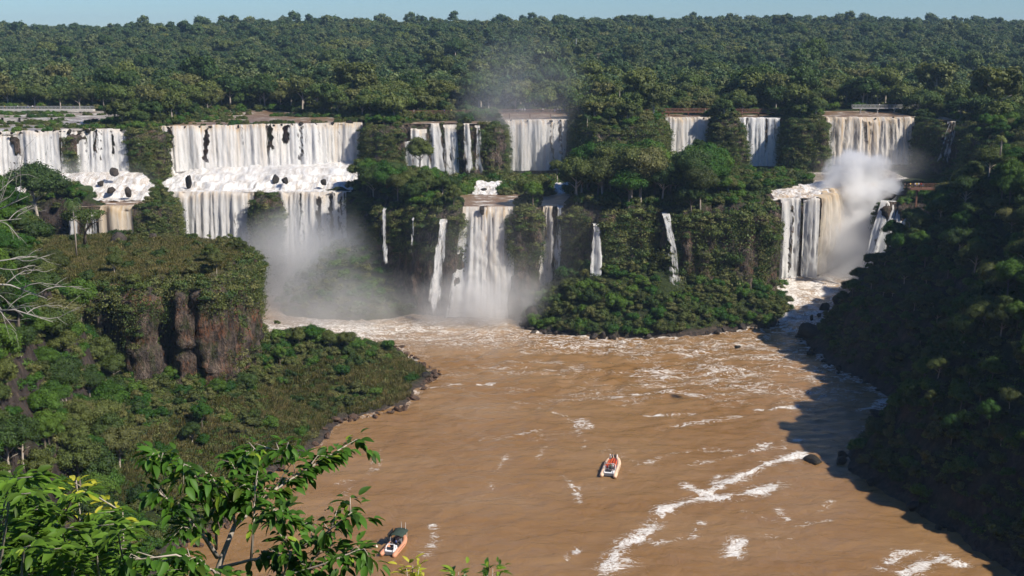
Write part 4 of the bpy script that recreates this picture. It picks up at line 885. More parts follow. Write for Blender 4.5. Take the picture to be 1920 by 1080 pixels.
for (x_, y_, s_, v_) in ((-89, 237, .9, 1), (-86, 235, .75, 0), (-92, 235, 1.1, 5), (-80, 243.5, .5, 0), (-76.5, 243, .45, 3), (-72.8, 246, .45, 1), (-69, 250, .6, 0), (-67.5, 254, .5, 4), (-86, 246, .6, 2), (-90, 252, .5, 0), (-70.5, 262, .55, 1), (-67.3, 277, .4, 4)):
    TREES.append((x_, y_, float(height(np.array([x_]), np.array([y_]))[0]) - .6, s_, v_, 'left'))
for q_, Yq in ((312, 422), (384, 424.5), (412, 426), (436, 427), (462, 429), (503, 431), (520, 432), (546, 433), (590, 436), (640, 438), (92, 402), (108, 404), (160, 406), (178, 407), (214, 409), (228, 410), (30, 400)):
    p_ = aty(q_, 240, Yq); SHRUBS.append((p_.x, Yq - rng.uniform(.2, 1.6), ZU - .3, rng.uniform(.7, 1.3), int(rng.integers(0, 4)), 'lip'))
# ------------------------------------------------------------ which plants show largest: a coarse depth picture
BW, BH = 640, 360; buf = np.full((BH, BW), 1e9)
px, py, dd = project(V); k = (dd > 60) & (px > -20) & (px < 1940) & (py > -20) & (py < 1100); k &= (V[:, 1] < 1500)
ix, iy = (px[k] / 3).astype(int), (py[k] / 3).astype(int)
for ox in (-1, 0, 1):
    for oy in (0, 1, 2): 
        a, b = np.clip(ix + ox, 0, BW - 1), np.clip(iy + oy, 0, BH - 1); np.minimum.at(buf, (b, a), dd[k])
def variant_dims(v): 
    if v >= 20: return (5.0, 4.5 + 3.5)
    c = (MIDT[v - 10] if v >= 10 else NEAR[v]); return (c[2], c[4])
cands = [(x, y, z + variant_dims(v)[1] * s, variant_dims(v)[0] * s * .9, 0, i) for i, (x, y, z, s, v, zn) in enumerate(TREES)] + [(x, y, z + .6 * s, 1.6 * s, 1, i) for i, (x, y, z, s, v, zn) in enumerate(SHRUBS)]
cc = np.array([c[:4] for c in cands]); px, py, dd = project(cc[:, :3]); rp = cc[:, 3] * FPX / dd / 3
order = np.argsort(dd); vis = np.zeros(len(cands))
for q in order:
    if dd[q] < 40: continue
    rr_ = rp[q]; x0, x1 = int(px[q] / 3 - rr_), int(px[q] / 3 + rr_) + 1; y0, y1 = int(py[q] / 3 - rr_ * .8), int(py[q] / 3 + rr_ * .8) + 1
    x0, x1, y0, y1 = max(x0, 0), min(x1, BW), max(y0, 0), min(y1, BH)
    if x1 <= x0 or y1 <= y0: continue
    sub = buf[y0:y1, x0:x1]; m = sub > dd[q] - cc[q, 3] * .6; vis[q] = m.sum(); sub[m] = dd[q]
nT = len(TREES)
topT = set(np.argsort(-vis[:nT])[:285].tolist()); topS = set(np.argsort(-vis[nT:])[:290].tolist())
ZT = {'plateau': ('on the upper plateau', 'trees of the upper plateau'), 'shelf': ('on the shelf', 'trees of the half-way shelf'),
      'left': ('on the left hillside', 'trees of the left hillside'), 'right': ('on the right bank', 'trees of the right bank'), 'far': ('on the hill under the skyline', 'trees of the far hill')}
FORM = ['round crowned', 'tall domed', 'broad spreading', 'bushy green', 'olive green', 'upright green']
def where(x, y, z):
    a, b, _ = project(np.array([[x, y, z]])); a, b = a[0], b[0]
    return a, b
def pick(v, rows):
    for lim, txt in rows:
        if v < lim: return txt
    return rows[-1][1]
def spot(zn, a, b):
    if zn == 'plateau': return pick(b, ((140, 'back rows, '), (172, 'middle rows, '), (9999, 'front row, '))) + pick(a, ((180, 'behind the pale walkway'), (320, 'near the green rock spur'), (500, 'above the widest curtain'), (700, 'above the split curtain'), (860, 'left of the mist plume'), (1070, 'above the broad middle curtain'), (1245, 'on the bluff by the footbridge'), (1345, 'above the sunlit cream curtain'), (1540, 'above the blue grey veil'), (1720, 'above the biggest curtain'), (9999, 'at the far right')))
    if zn == 'far': return pick(a, ((400, 'far left part'), (800, 'left of the mist plume'), (1200, 'under the radio mast side'), (1560, 'right of centre'), (9999, 'far right part')))
    if zn == 'shelf': return pick(a, ((260, 'by the tan fall'), (580, 'between the lower left curtains'), (720, 'by the mossy knoll'), (880, 'left of the central plunge'), (1060, 'behind the brown pool'), (1180, 'left end of the wooded island'), (1300, 'middle of the wooded island'), (1450, 'right end of the wooded island'), (9999, 'near the spray basin'))) + pick(b, ((300, ', high'), (345, ''), (9999, ', at the cliff rim')))
    if zn == 'left': return pick(b, ((420, 'at the crest'), (520, 'beside the grassy promontory'), (640, 'level with rock columns'), (760, 'below the rock columns'), (9999, 'low by the foreground leaves'))) + pick(a, ((90, ' at the frame edge'), (200, ''), (9999, ', towards the river')))
    if zn == 'right': return pick(b, ((330, 'sunlit top'), (430, 'upper slope'), (600, 'middle slope in shadow'), (800, 'lower slope in deep shadow'), (9999, 'bottom corner in shadow'))) + pick(a, ((1700, ', nearest the rapids'), (1820, ''), (9999, ' at the frame edge')))
    if zn == 'mound': return pick(a, ((1080, 'left end'), (1180, 'left of the middle'), (1280, 'below the slender fall'), (1380, 'right of the middle'), (9999, 'right end'))) + pick(b, ((560, ', near the cliff'), (595, ', half way down'), (9999, ', at the water')))
    if zn == 'spur': return pick(a, ((250, 'left part'), (420, 'below the rock columns'), (560, 'below the cliff corner'), (680, 'middle of the point'), (9999, 'near the tip of the point'))) + pick(b, ((660, ', upper edge'), (730, ', half way down'), (9999, ', low down')))
    if zn == 'lip': return pick(a, ((260, 'far left curtains'), (500, 'widest curtain'), (700, 'split curtain'), (1070, 'middle curtains'), (1500, 'right of the bluff'), (9999, 'biggest right curtain')))
    if zn == 'top': return pick(a, ((260, 'left part'), (360, 'middle'), (440, 'right part'), (9999, 'right edge'))) + pick(b, ((475, ', back'), (9999, ', front edge')))
    return pick(a, ((600, 'left part'), (700, 'middle'), (980, 'right part'), (9999, 'right end')))
for i in topT:
    x, y, z, s, v, zn = TREES[i]
    if v >= 20: v = 10 + (v % 4)
    c, t, ra, hh_, hc = MIDT[v - 10] if v >= 10 else NEAR[v]
    a, b = where(x, y, z + hc * s)
    extra = ', ' + spot(zn, a, b)
    e = empty('broadleaf_tree', (x, y, z), random.uniform(0, 6.28), label=FORM[v % 10 if v < 10 else (v - 10) if v < 13 else 4] + ' tree ' + ZT[zn][0] + extra, category='tree', group=ZT[zn][1] + extra)
    e.scale = (s, s, s * random.uniform(.9, 1.15)); obj('trunk', t, None, e); obj('crown', c, None, e)
rest = [TREES[i] for i in range(nT) if i not in topT]
srcs = [joined('tree', [(c[0], c[0].materials[0]), (c[1], c[1].materials[0])]) for c in NEAR] + [joined('tree', [(c[0], c[0].materials[0]), (c[1], c[1].materials[0])]) for c in MIDT] + FAR
def src_index(v): return v if v < 10 else (len(NEAR) + v - 10 if v < 20 else len(NEAR) + len(MIDT) + v - 20)
_o = scatter('forest', [(a[0], a[1], a[2], a[3]) for a in rest], srcs, 'dense subtropical forest covering the plateau, the hill and the banks', 'forest')
_o.data.attributes['idx'].data.foreach_set('value', np.array([src_index(a[4]) for a in rest], np.int32))
ZS = {'mound': ('bush on the rocky mound', 'bushes of the rocky mound'), 'mist': ('bush on the misty mound', 'bushes of the misty mound'),
      'spur': ('bush on the left river slope', 'bushes of the left slope'), 'top': ('low bush on the grassy promontory', 'bushes of the promontory top'), 'right': ('bush on the dark right bank', 'bushes of the right bank'),
      'shelf': ('bush on the half-way shelf', 'bushes of the shelf'), 'lip': ('bush at the upper brink', 'bushes at the brink'), 'pool': ('bush behind the brown pool above the central plunge', 'bushes behind the brown pool')}
SF = ['round ', 'olive ', 'broad ', 'dense ']
for i in topS:
    x, y, z, s, v, zn = SHRUBS[i]
    a_, b_ = where(x, y, z + 1); sp = spot(zn, a_, b_)
    o = obj('shrub', SHR[v][0], None, loc=(x, y, z), label=SF[v] + ZS[zn][0] + ', ' + sp, category='bush', group=ZS[zn][1] + ', ' + sp); o.scale = (s, s, s * random.uniform(.8, 1.2)); o.rotation_euler = (0, 0, random.uniform(0, 6))
# ground cover, the remaining bushes and what clings to the cliffs: one mass
und = [(a[0], a[1], a[2], a[3], a[4]) for i, a in enumerate(SHRUBS) if i not in topS]
X, Y = jgrid(-170, 185, 120, 470, 1.75, 21); Z, dl_, dr_, dp_, dm_, du_, wet_, wetu_, sl_ = ter(X, Y)
land = (Z > 1.0) & (wet_ < .3) & (wetu_ < .3) & (r.random(len(X)) < .8) & ~((np.abs(X - 48) < 2.2) & (Y > 336) & (Y < 352))
land &= ((sl_ < 1.9) | (sdist(HILLP, X, Y) > 0)) & ~((dp_ > -4) & (dp_ < 2.0) & (sl_ > 1.2))
land &= ~((X > 82) & (X < 135) & (Y > 326) & (Y < 405) & (dr_ < 1) & (Z < 13))
land &= ~((dl_ > 0) & (dl_ < 3.2)) & ~((dr_ > 0) & (dr_ < 2.5)) & ~((dp_ > 3) & (r.random(len(X)) < .85))
cv = r.integers(0, 4, len(X))
und += [(X[i], Y[i], Z[i] - .15, s_, 4 + cv[i]) for i, s_ in zip(np.nonzero(land)[0], r.uniform(.8, 1.6, land.sum()))]
und += [(a[0], a[1], a[2], a[3], 8 + int(r.integers(0, 4))) for a in CLING]
_o = scatter('undergrowth', [u[:4] for u in und], [s_[0] for s_ in SHR] + CL + CV, 'tangled low growth covering slopes and clinging to the cliffs', 'undergrowth')
_o.data.attributes['idx'].data.foreach_set('value', np.array([u[4] for u in und], np.int32))
X, Y = jgrid(-150, -20, 180, 305, .95, 22); Z, dl_, dr_, dp_, dm_, du_, wet_, wetu_, sl_ = ter(X, Y)
k = ((dp_ > .5) | ((dl_ > 2) & (dl_ < 22) & (fbm(X / 8, Y / 8, 0, 81, 3) > -.12))) & (sl_ < 1.4)
scatter('grass', np.stack([X, Y, Z, r.uniform(.6, 1.5, len(X))], 1)[k], TU, 'dry olive grass on the promontory top and along the shore', 'grass')

# palms
def palm(px, pyb, pyt, Y, label, z=None, fronds=13, ln=2.6, cat='palm', group=None):
    b = aty(px, pyb, Y); zb = b.z if z is None else z; top = aty(px, pyt, Y).z - .6
    h_ = top - zb; e = empty('palm_tree', (b.x, Y, zb), label=label, category=cat)
    if group: e['group'] = group
    m = MB(); m.tube([(0, 0, -1), (.1, 0, h_ * .5), (0, .1, h_)], [.2, .15, .11], 7); m.build('trunk', M['bark_pale'], e, True)
    cr = obj('crown', palm_crown('crown', int(px), fronds, ln), M['leaf'], e, loc=(0, .1, h_)); return e
palm(1259, 322, 282, 372, 'small palm standing out against the sunlit cream curtain')
palm(1318, 330, 268, 380, 'palm crown beside the tallest island tree')
palm(1160, 262, 160, 470, 'palm in the plateau forest right of the rising mist')
palm(1140, 230, 145, 480, 'palm rising behind the right end of the footbridge')
palm(1212, 250, 158, 470, 'palm at the top of the wooded bluff near the sunlit curtain')
palm(898, 205, 170, 470, 'palm veiled by mist above the footbridge')
palm(1876, 282, 252, 235, 'small palm on the sunlit crown of the right bank', ln=2.0)
palm(143, 470, 372, 232, 'palm with drooping fronds on the left hillside beside the flat topped tree', ln=3.2, fronds=16)
palm(1283, 410, 330, 360, 'palm on the cliff edge of the wooded island')
palm(1100, 300, 215, 430, 'palm on the hazy bluff right of the broad curtain')
# flat topped tree on the left hillside
p = aty(158, 445, 236); e = empty('flat_topped_tree', p, label='dark leaning tree with flat layered crown against the small left falls', category='tree')
m = MB(); m.tube([(0, 0, -1.5), (.3, 0, 1.2), (1.2, 0, 2.4), (2.0, 0, 3.4)], [.35, .3, .22, .12], 7); m.tube([(.5, 0, 1.5), (-.6, .2, 3.0), (-2.2, 0, 4.0)], [.2, .14, .07], 6); m.tube([(1.2, 0, 2.4), (2.8, .3, 3.3), (4.2, 0, 3.7)], [.15, .1, .05], 6)
m.tube([(.9, 0, 2.0), (.6, .6, 3.6), (.4, .4, 4.8)], [.15, .1, .05], 6)
m.build('trunk', M['bark'], e, True)
cm = crown_mesh('crown', 901, 4.6, .35, 16, 2600, .36, 4.6, flat=1.0, core=False); obj('crown', cm, M['leaf'], e)
p = aty(520, 640, 300); e = empty('sapling', (p.x, 300, p.z), label='spindly sapling sticking up against the pale rapids right of the cliff', category='sapling')
m = MB(); m.tube([(0, 0, -1), (.2, 0, 2.6), (0, 0, 5.4)], [.09, .07, .04], 5); m.build('trunk', M['bark'], e)
obj('crown', crown_mesh('crown', 902, 1.0, .9, 7, 160, .42, 5.2, core=False), M['leaf'], e)
p = aty(392, 452, 289); e = empty('sapling', (p.x, 289, 35.6), label='tiny lone sapling on the skyline edge of the grassy promontory', category='sapling')
m = MB(); m.tube([(0, 0, -.4), (.05, 0, 1.8)], [.07, .04], 5); m.build('trunk', M['bark'], e); obj('crown', crown_mesh('crown', 903, .6, .8, 5, 110, .3, 1.7, core=False), M['leaf'], e)

# ------------------------------------------------------------ boulders
def rock_mesh(seed, flat=.75, n=11):
    v, f = blob(n, n + 4, 1.0, flat, seed, .28); r_ = np.random.default_rng(seed)
    for _ in range(14):                                  # chop facets
        d = r_.normal(0, 1, 3); d /= np.linalg.norm(d); c = r_.uniform(.38, .8); q = v @ d; v = v - np.outer(np.maximum(q - c, 0), d)
    return mesh_np('boulder', v, f)
RK = [rock_mesh(40 + i, .6 + .07 * i) for i in range(7)]
def boulder(px, py, z, sx, sz, label, mat='rock', group=None, xy=None, sy=None):
    x, y = onz(px, py, z) if xy is None else xy
    me = RK[int(abs(px) + py) % 7].copy(); me.materials.append(M[mat])
    o = obj('boulder', me, None, loc=(x, y, z + sz * .2), label=label, category='rock'); o.scale = (sx, sy or sx * .8, sz); o.rotation_euler = (0, 0, random.uniform(0, 6))
    if group: o['group'] = group
    return o
boulder(222, 450, 36, 4.6, 2.9, 'largest dark craggy boulder on the grassy promontory, before the tan fall', 'rock', sy=2.4)
boulder(285, 445, 35.8, 1.6, 1.6, 'rounded dark boulder standing on the skyline edge of the promontory')
boulder(343, 447, 35.8, .8, .6, 'small rock on the back edge of the promontory right of the round boulder')
boulder(378, 448, 35.8, .7, .5, 'small low rock beside the tiny sapling on the promontory')
boulder(800, 708, 0, 1.9, 1.7, 'black boulder in the water off the tip of the green spur', 'rock_wet')
boulder(782, 690, .4, 1.3, 2.2, 'upright black rock at the tip of the green spur', 'rock_wet')
boulder(768, 715, .2, 1.6, 1.2, 'flat dark rock at the shore just inside the spur tip', 'rock_wet')
boulder(215, 352, 41, 2.6, 2.8, 'dark wedge of rock in the foaming foot of the second left curtain', 'rock', xy=(-136.5, 388))
boulder(196, 358, 38, 1.6, 1.6, 'smaller dark rock left of the wedge in the white foam', 'rock', xy=(-139, 383))
boulder(222, 372, 36.5, 2.2, 1.8, 'dark rock ledge in the foam above the tan fall', 'rock', xy=(-126.5, 373))
boulder(190, 372, 37, 2.4, 1.7, 'broad dark rock at the left of the foam above the tan fall', 'rock', xy=(-133, 375))
boulder(140, 365, 36, 6.5, 5.5, 'big mossy green mound in front of the left curtains', 'moss', xy=(-137.5, 362))
for k_, (bx_, by_, bs_, lb_) in enumerate(((-84, 402, 2.4, 'dark rock with water parting round it under the split curtain'), (-79.5, 397, 1.7, 'smaller dark rock just below the parted one in the white cascade'), (-113, 396, 2.2, 'dark rock at the left end of the widest white cascade'), (-66, 396, 1.8, 'dark rock by the green knoll in the white cascade'))):
    boulder(900 + k_, 0, ZM + 2.6, bs_, bs_ * 1.1, lb_, 'rock_wet', xy=(bx_, by_))
boulder(910, 400, 33.4, 1.5, 2.4, 'mossy rock splitting the lip of the central plunge', 'rock', xy=(-9.3, 352.2))
boulder(905, 358, 35, 1.8, 1.0, 'dark rock in the small cascade behind the brown pool', 'rock_wet', xy=(-9.5, 389))
boulder(1545, 580, 3.6, 3.0, 2.6, 'middle dark rock in the white rapids below the spray basin', 'rock_wet')
boulder(1572, 600, 2.4, 2.0, 2.6, 'blocky black rock at the right of the white rapids', 'rock_wet')
boulder(1578, 566, 5.4, 3.4, 3.2, 'hazy rock highest up in the white rapids', 'rock_wet')
boulder(1536, 593, 2.9, 1.0, 1.2, 'small rock in the rapids left of the blocky one', 'rock_wet')
boulder(1522, 598, 2.4, 1.0, 1.2, 'small leftmost rock in the white rapids', 'rock_wet')
boulder(1520, 634, .6, 6.8, 4.6, 'large bush covered rock island at the outlet of the rapids', 'rock_wet', sy=5)
boulder(1560, 632, .6, 4.0, 3.4, 'dark rock attached to the right side of the rock island', 'rock_wet')
boulder(1520, 665, .1, 2.0, 1.3, 'dark rock in the shadow edge below the rock island', 'rock_wet')
boulder(1383, 651, -.1, 1.7, .7, 'flat rock awash in the brown river below the scrubby mound', 'rock_wet')
boulder(1033, 622, .1, 1.4, .9, 'small rock in the water at the left end of the scrubby mound', 'rock_wet')
boulder(1525, 864, .1, 3.0, 1.4, 'lone craggy rock in the shadow edge off the right bank', 'rock_wet')
boulder(990, 606, 1.0, 3.4, 3.0, 'grey rock outcrop at the left tip of the scrubby mound', 'rock')
boulder(1000, 592, 3.0, 2.4, 3.2, 'upright grey rock on the left tip of the scrubby mound', 'rock')

rl = random.Random(8)
for k_, (q_, Yq) in enumerate([(x_, 396 + max(0, x_ - 0) * .055) for x_ in (4, 22, 46, 70, 88, 106, 128, 150, 172, 196, 206, 232)] + [(x_, 418 + (x_ - 300) * .053) for x_ in (304, 326, 352, 380, 398, 428, 447, 470, 506, 516, 531, 548, 570, 597, 622, 655)] + [(x_, 450.5) for x_ in (958, 990, 1030, 1052)] + [(x_, 463) for x_ in (1262, 1300, 1318, 1560, 1592, 1640, 1668, 1700)]):
    p_ = aty(q_ + rl.uniform(-4, 4), 240, Yq); lv = 'far left' if q_ < 250 else 'widest' if q_ < 700 else 'middle' if q_ < 1100 else 'right hand'
    me_ = RK[k_ % 7].copy(); me_.materials.append(M['rock_wet']); s_ = rl.uniform(.5, 1.25) * (1 if q_ < 900 else .6)
    o_ = obj('boulder', me_, None, loc=(p_.x, Yq - rl.uniform(1.2, 2.6), ZU + .1), label='dark wet rock breaking the lip of the %s curtains' % lv, category='rock', group='rocks in the lip of the %s curtains' % lv)
    o_.scale = (s_ * rl.uniform(.8, 1.6), s_, s_ * rl.uniform(.8, 1.3)); o_.rotation_euler = (0, 0, rl.uniform(0, 6))
ZO = {(True, False): ((215, ', behind the foreground leaves'), (248, ', in the little bay'), (275, ', before the point'), (300, ', at the tip of the point'), (999, ', on the far side of the point')),
      (False, True): ((215, ', near the bottom corner'), (245, ', by the lone rock'), (290, ', where the shadow is widest'), (330, ', below the rapids'), (999, ', beside the rapids')),
      (False, False): ((328.5, ', front edge'), (334, ', near the front'), (999, ', at its end'))}
def shore_rocks(poly, sel, n, seed, label, group, mat):
    P = np.array(poly, float); r_ = random.Random(seed); segs = [(P[i], P[i + 1]) for i in range(len(P) - 1) if sel(P[i]) and sel(P[i + 1])]
    for i in range(n):
        a, b = segs[r_.randrange(len(segs))]; t = r_.random(); q = a + (b - a) * t; s = r_.choice((.35, .5, .6, .8, 1.0, 1.5)) 
        me = RK[r_.randrange(7)].copy() if i < 7 else SH[r_.randrange(len(SH))]
        if i < 7: me.materials.append(M[mat]); SH.append(me)
        o = obj('boulder', me, None, loc=(q[0] + r_.uniform(-1.6, 1.6), q[1] + r_.uniform(-1.6, 1.6), .1 + r_.uniform(-.2, .6)), label=('small ' if s < .7 else 'large ' if s > 1.2 else '') + label + pick(q[1], ZO[poly is LEFT, poly is RIGHT]), category='rock', group=group + pick(q[1], ZO[poly is LEFT, poly is RIGHT]))
        o.scale = (s * r_.uniform(.8, 1.5), s * r_.uniform(.7, 1.2), s * r_.uniform(.5, 1.0)); o.rotation_euler = (r_.uniform(-.3, .3), r_.uniform(-.3, .3), r_.uniform(0, 6))
SH = []; shore_rocks(LEFT, lambda p: 180 < p[1] < 322 and p[0] > -66, 130, 3, 'brown rock on the left shore', 'rocks of the left shore', 'rock_brown')
SH = []; shore_rocks(RIGHT, lambda p: 176 < p[1] < 372 and p[0] < 125, 70, 4, 'black rock on the shaded right shore', 'rocks of the right shore', 'rock_wet')
SH = []; shore_rocks(ISL_R, lambda p: p[1] < 363 , 110, 5, 'dark rock at the mound foot', 'rocks of the mound shore', 'rock')

# ------------------------------------------------------------ footbridges
M['rust'] = plain('weathered_red_wood', (0.17, 0.085, 0.055), 0.8, var=.3); M['steel'] = plain('galvanised_rail', (0.42, 0.42, 0.40), 0.5, .4); M['concrete'] = plain('pale_concrete', (0.50, 0.47, 0.42), 0.9, var=.2, scale=.8)
def footbridge(pa, pb, y, Y, label, mat='rust', pier=9.0, zg=ZU - .5, thick=.45, rail=1.15, wide=1.6):
    a, b = aty(pa, y, Y), aty(pb, y, Y); z = (a.z + b.z) / 2 - .4; L = b.x - a.x
    e = empty('footbridge', (a.x, Y, z), label=label, category='footbridge')
    m = MB(); m.box((L / 2, 0, -thick / 2), (L, wide, thick)); m.build('deck', M[mat], e)
    for sy in (-wide / 2, wide / 2):
        m = MB(); m.box((L / 2, sy, rail), (L, .09, .12)); m.box((L / 2, sy, rail * .66), (L, .05, .06)); m.box((L / 2, sy, rail * .33), (L, .05, .06))
        for k in range(int(L / 1.6) + 1): m.box((min(k * 1.6, L), sy, rail / 2), (.09, .09, rail))
        m.build('handrail', M[mat if mat != 'concrete' else 'steel'], e)
    n = max(2, int(L / pier) + 1)
    for k in range(n):
        m = MB(); x = L * (k + .5) / n; hgt = z - thick - zg; m.box((x, 0, -thick - .2), (.5, wide + .3, .4)); m.box((x, 0, -thick - .4 - hgt / 2), (.45, .6, hgt)); m.build('pier', M[mat if mat != 'rust' else 'rust'], e)
    return a.x, b.x, Y, z
B = {}
B['mid1'] = footbridge(766, 938, 211, 455, 'red brown footbridge over the thin falls, left of the mist')
B['mid2'] = footbridge(936, 1244, 209, 457, 'long red brown footbridge above the broad middle curtain')
B['r1'] = footbridge(1236, 1345, 207, 470, 'short red brown footbridge behind the sunlit cream curtain')
B['r2'] = footbridge(1375, 1470, 208, 468, 'shaded footbridge section behind the blue grey veil')
B['r3'] = footbridge(1598, 1725, 200, 488, 'grey footbridge among trees above the biggest right hand curtain', mat='steel')
B['l1'] = footbridge(-40, 176, 203, 487, 'pale concrete walkway across the shallows at the far left', mat='concrete', thick=.9, wide=3.0, pier=14)
B['l2'] = footbridge(285, 330, 193, 492, 'short grey walkway glimpsed between trees above the widest curtain', mat='steel')
B['look'] = footbridge(1705, 1765, 350, 352, 'dark lookout deck on the rock ledge right of the biggest fall', mat='rust', zg=34, wide=3, pier=5)
# low broken wall standing in the left shallows
a, b = aty(0, 232, 440), aty(98, 230, 440); e = empty('ruined_wall', (a.x, 440, ZU), label='low grey remains of a wall in the shallows at the far left', category='wall')
m = MB(); m.box(((b.x - a.x) / 2, 0, .7), (b.x - a.x, .5, 1.4)); m.build('wall', M['concrete'], e)
for k, q in enumerate((38, 98, 6)):
    m = MB(); m.box((aty(q, 230, 440).x - a.x, -.35, 1.0), (.7, .5, 2.0)); m.build('post', M['rock_wet'], e)
# radio mast on the hill
p = aty(1080, 104, 900); e = empty('radio_mast', p, label='thin white radio mast rising from the forested hill', category='mast')
m = MB(); m.tube([(0, 0, -8), (0, 0, 13)], [.25, .12], 6); m.build('pole', plain('white_paint', (.75, .75, .75), .5), e); m = MB(); m.box((0, -.3, 6.5), (.9, .4, 1.1)); m.build('antenna', M['concrete'], e)

# ------------------------------------------------------------ people
SKINS = [plain('skin_light', (.50, .30, .21), .6, var=.05), plain('skin_dark', (.20, .11, .07), .6, var=.05)]
CLOTH = {k: plain('cloth_' + k, c, .85, var=.1) for k, c in dict(orange=(.75, .12, .03), red=(.55, .05, .04), white=(.75, .75, .74), black=(.03, .03, .035), blue=(.06, .10, .28), grey=(.25, .25, .26), green=(.06, .12, .07), yellow=(.7, .5, .06)).items()}
HAIR = plain('dark_hair', (.03, .02, .015), .7)
def skin_mesh(pose):
    if pose == 'stand':
        J = [(0, 0, .95, .13, .10), (0, 0, 1.15, .12, .09), (0, .0, 1.36, .16, .10), (0, 0, 1.48, .05, .05), (0, .02, 1.58, .085, .095), (0, .02, 1.70, .06, .07)]
        arm = [(.19, 0, 1.40, .05, .05), (.25, .03, 1.14, .04, .04), (.22, .16, .93, .03, .03), (.21, .20, .86, .035, .02)]
        leg = [(.10, 0, .88, .09, .09), (.11, .03, .50, .06, .06), (.11, 0, .10, .04, .045), (.12, .12, .03, .04, .03)]
    elif pose == 'point':
        J = [(0, 0, .95, .13, .10), (0, 0, 1.15, .12, .09), (0, .0, 1.36, .16, .10), (0, 0, 1.48, .05, .05), (0, .02, 1.58, .085, .095), (0, .02, 1.70, .06, .07)]
        arm = [(.19, 0, 1.40, .05, .05), (.30, .20, 1.30, .04, .04), (.26, .36, 1.42, .03, .03), (.25, .42, 1.46, .035, .02)]
        leg = [(.10, 0, .88, .09, .09), (.13, .06, .50, .06, .06), (.14, 0, .10, .04, .045), (.15, .12, .03, .04, .03)]
    else:
        J = [(0, 0, .50, .15, .12), (0, -.02, .70, .12, .09), (0, -.02, .92, .16, .10), (0, 0, 1.04, .05, .05), (0, .03, 1.14, .085, .095), (0, .03, 1.26, .06, .07)]
        arm = [(.19, -.02, .95, .05, .05), (.25, .08, .70, .04, .04), (.18, .30, .62, .03, .03), (.16, .36, .62, .035, .02)]
        leg = [(.11, .10, .48, .09, .09), (.13, .46, .50, .065, .065), (.13, .50, .10, .04, .045), (.13, .60, .03, .04, .03)]
    V = [j[:3] for j in J]; Rr = [j[3:] for j in J]; E_ = [(i, i + 1) for i in range(len(J) - 1)]
    for sgn in (-1, 1):
        for ch, root in ((arm, 2), (leg, 0)):
            prev = root
            for q in ch: V.append((q[0] * sgn, q[1], q[2])); Rr.append(q[3:]); E_.append((prev, len(V) - 1)); prev = len(V) - 1
    me = bpy.data.meshes.new('body'); me.from_pydata(V, E_, []); o = bpy.data.objects.new('body_tmp', me); C.objects.link(o)
    o.modifiers.new('skin', 'SKIN'); sd = o.modifiers.new('sub', 'SUBSURF'); sd.levels = 1
    for i, q in enumerate(me.skin_vertices[0].data): q.radius = Rr[i]; q.use_root = (i == 0)
    dg = bpy.context.evaluated_depsgraph_get(); out = bpy.data.meshes.new_from_object(o.evaluated_get(dg)); bpy.data.objects.remove(o)
    for p_ in out.polygons: p_.use_smooth = True
    return out, J
BODY = {}
for po in ('stand', 'sit', 'point'):
    bm, J = skin_mesh(po); hz = J[4][2]; hy = J[4][1]; cz = J[2][2] - .12; cyv = J[2][1]
    m = MB(); m.ball((0, cyv, cz), (.235, .165, .29), 12, 8); ves = m.mesh('top', True)
    m = MB(); m.ball((0, hy - .02, hz + .055), (.105, .12, .10), 10, 6); hair = m.mesh('hair', True)
    m = MB(); m.ball((0, hy + .095, hz + .0), (.018, .03, .03), 6, 4); m.ball((.04, hy + .085, hz + .03), .014, 6, 4); m.ball((-.04, hy + .085, hz + .03), .014, 6, 4); face = m.mesh('face', True)
    m = MB()
    for sg in (-1, 1):
        if po == 'sit': m.tube([(sg * .06, -.05, .50), (sg * .12, .25, .50), (sg * .135, .50, .47)], [.14, .115, .09], 8)
        else: m.tube([(sg * .07, 0, 1.0), (sg * .11, .02, .75), (sg * .115, .03, .5)], [.12, .11, .09], 8)
    tr = m.mesh('trousers', True); BODY[po] = (bm, ves, hair, face, tr)
def person(pose, loc, rz, top, legs, label, group=None, skin=0, vest=False, cat='person'):
    bm, ves, hair, face, tr = BODY[pose]; e = empty('person', loc, rz, label=label, category=cat)
    if group: e['group'] = group
    def part(n, me, mat):
        q = me.copy(); q.materials.clear(); q.materials.append(mat); return obj(n, q, None, e)
    part('body', bm, SKINS[skin]); part('life_vest' if vest else 'shirt', ves, CLOTH[top]); part('hair', hair, HAIR); part('face', face, SKINS[skin]); part('trousers', tr, CLOTH[legs]); return e
rp_ = random.Random(9)
def walkers(key, pxs, where_, group, Y=None):
    x0, x1, Yb, z = B[key]
    for q in pxs:
        x = aty(q, 208, Yb).x; top = rp_.choice(('white', 'white', 'red', 'blue', 'grey', 'black', 'yellow'))
        person('stand', (x, Yb + rp_.uniform(-.4, .3), z), rp_.uniform(2.6, 3.7), top, rp_.choice(('black', 'blue', 'grey')), 'person in %s top %s' % (top, where_), group)
walkers('mid1', (833, 846, 776), 'on the footbridge left of the mist', 'people on the left footbridge')
walkers('mid2', (966, 975, 979, 984, 1018, 1040, 1046, 1051, 1056), 'at the rail above the broad middle curtain', 'people on the long footbridge')
walkers('r3', (1648, 1713), 'on the grey footbridge above the biggest right curtain', 'people on the grey footbridge')
walkers('l1', (10, 34, 53, 62, 67, 72, 138), 'on the pale walkway at the far left', 'people on the pale walkway')
walkers('look', (1708, 1718, 1727, 1730, 1734, 1738, 1741), 'on the dark lookout beside the biggest fall', 'people on the lookout')

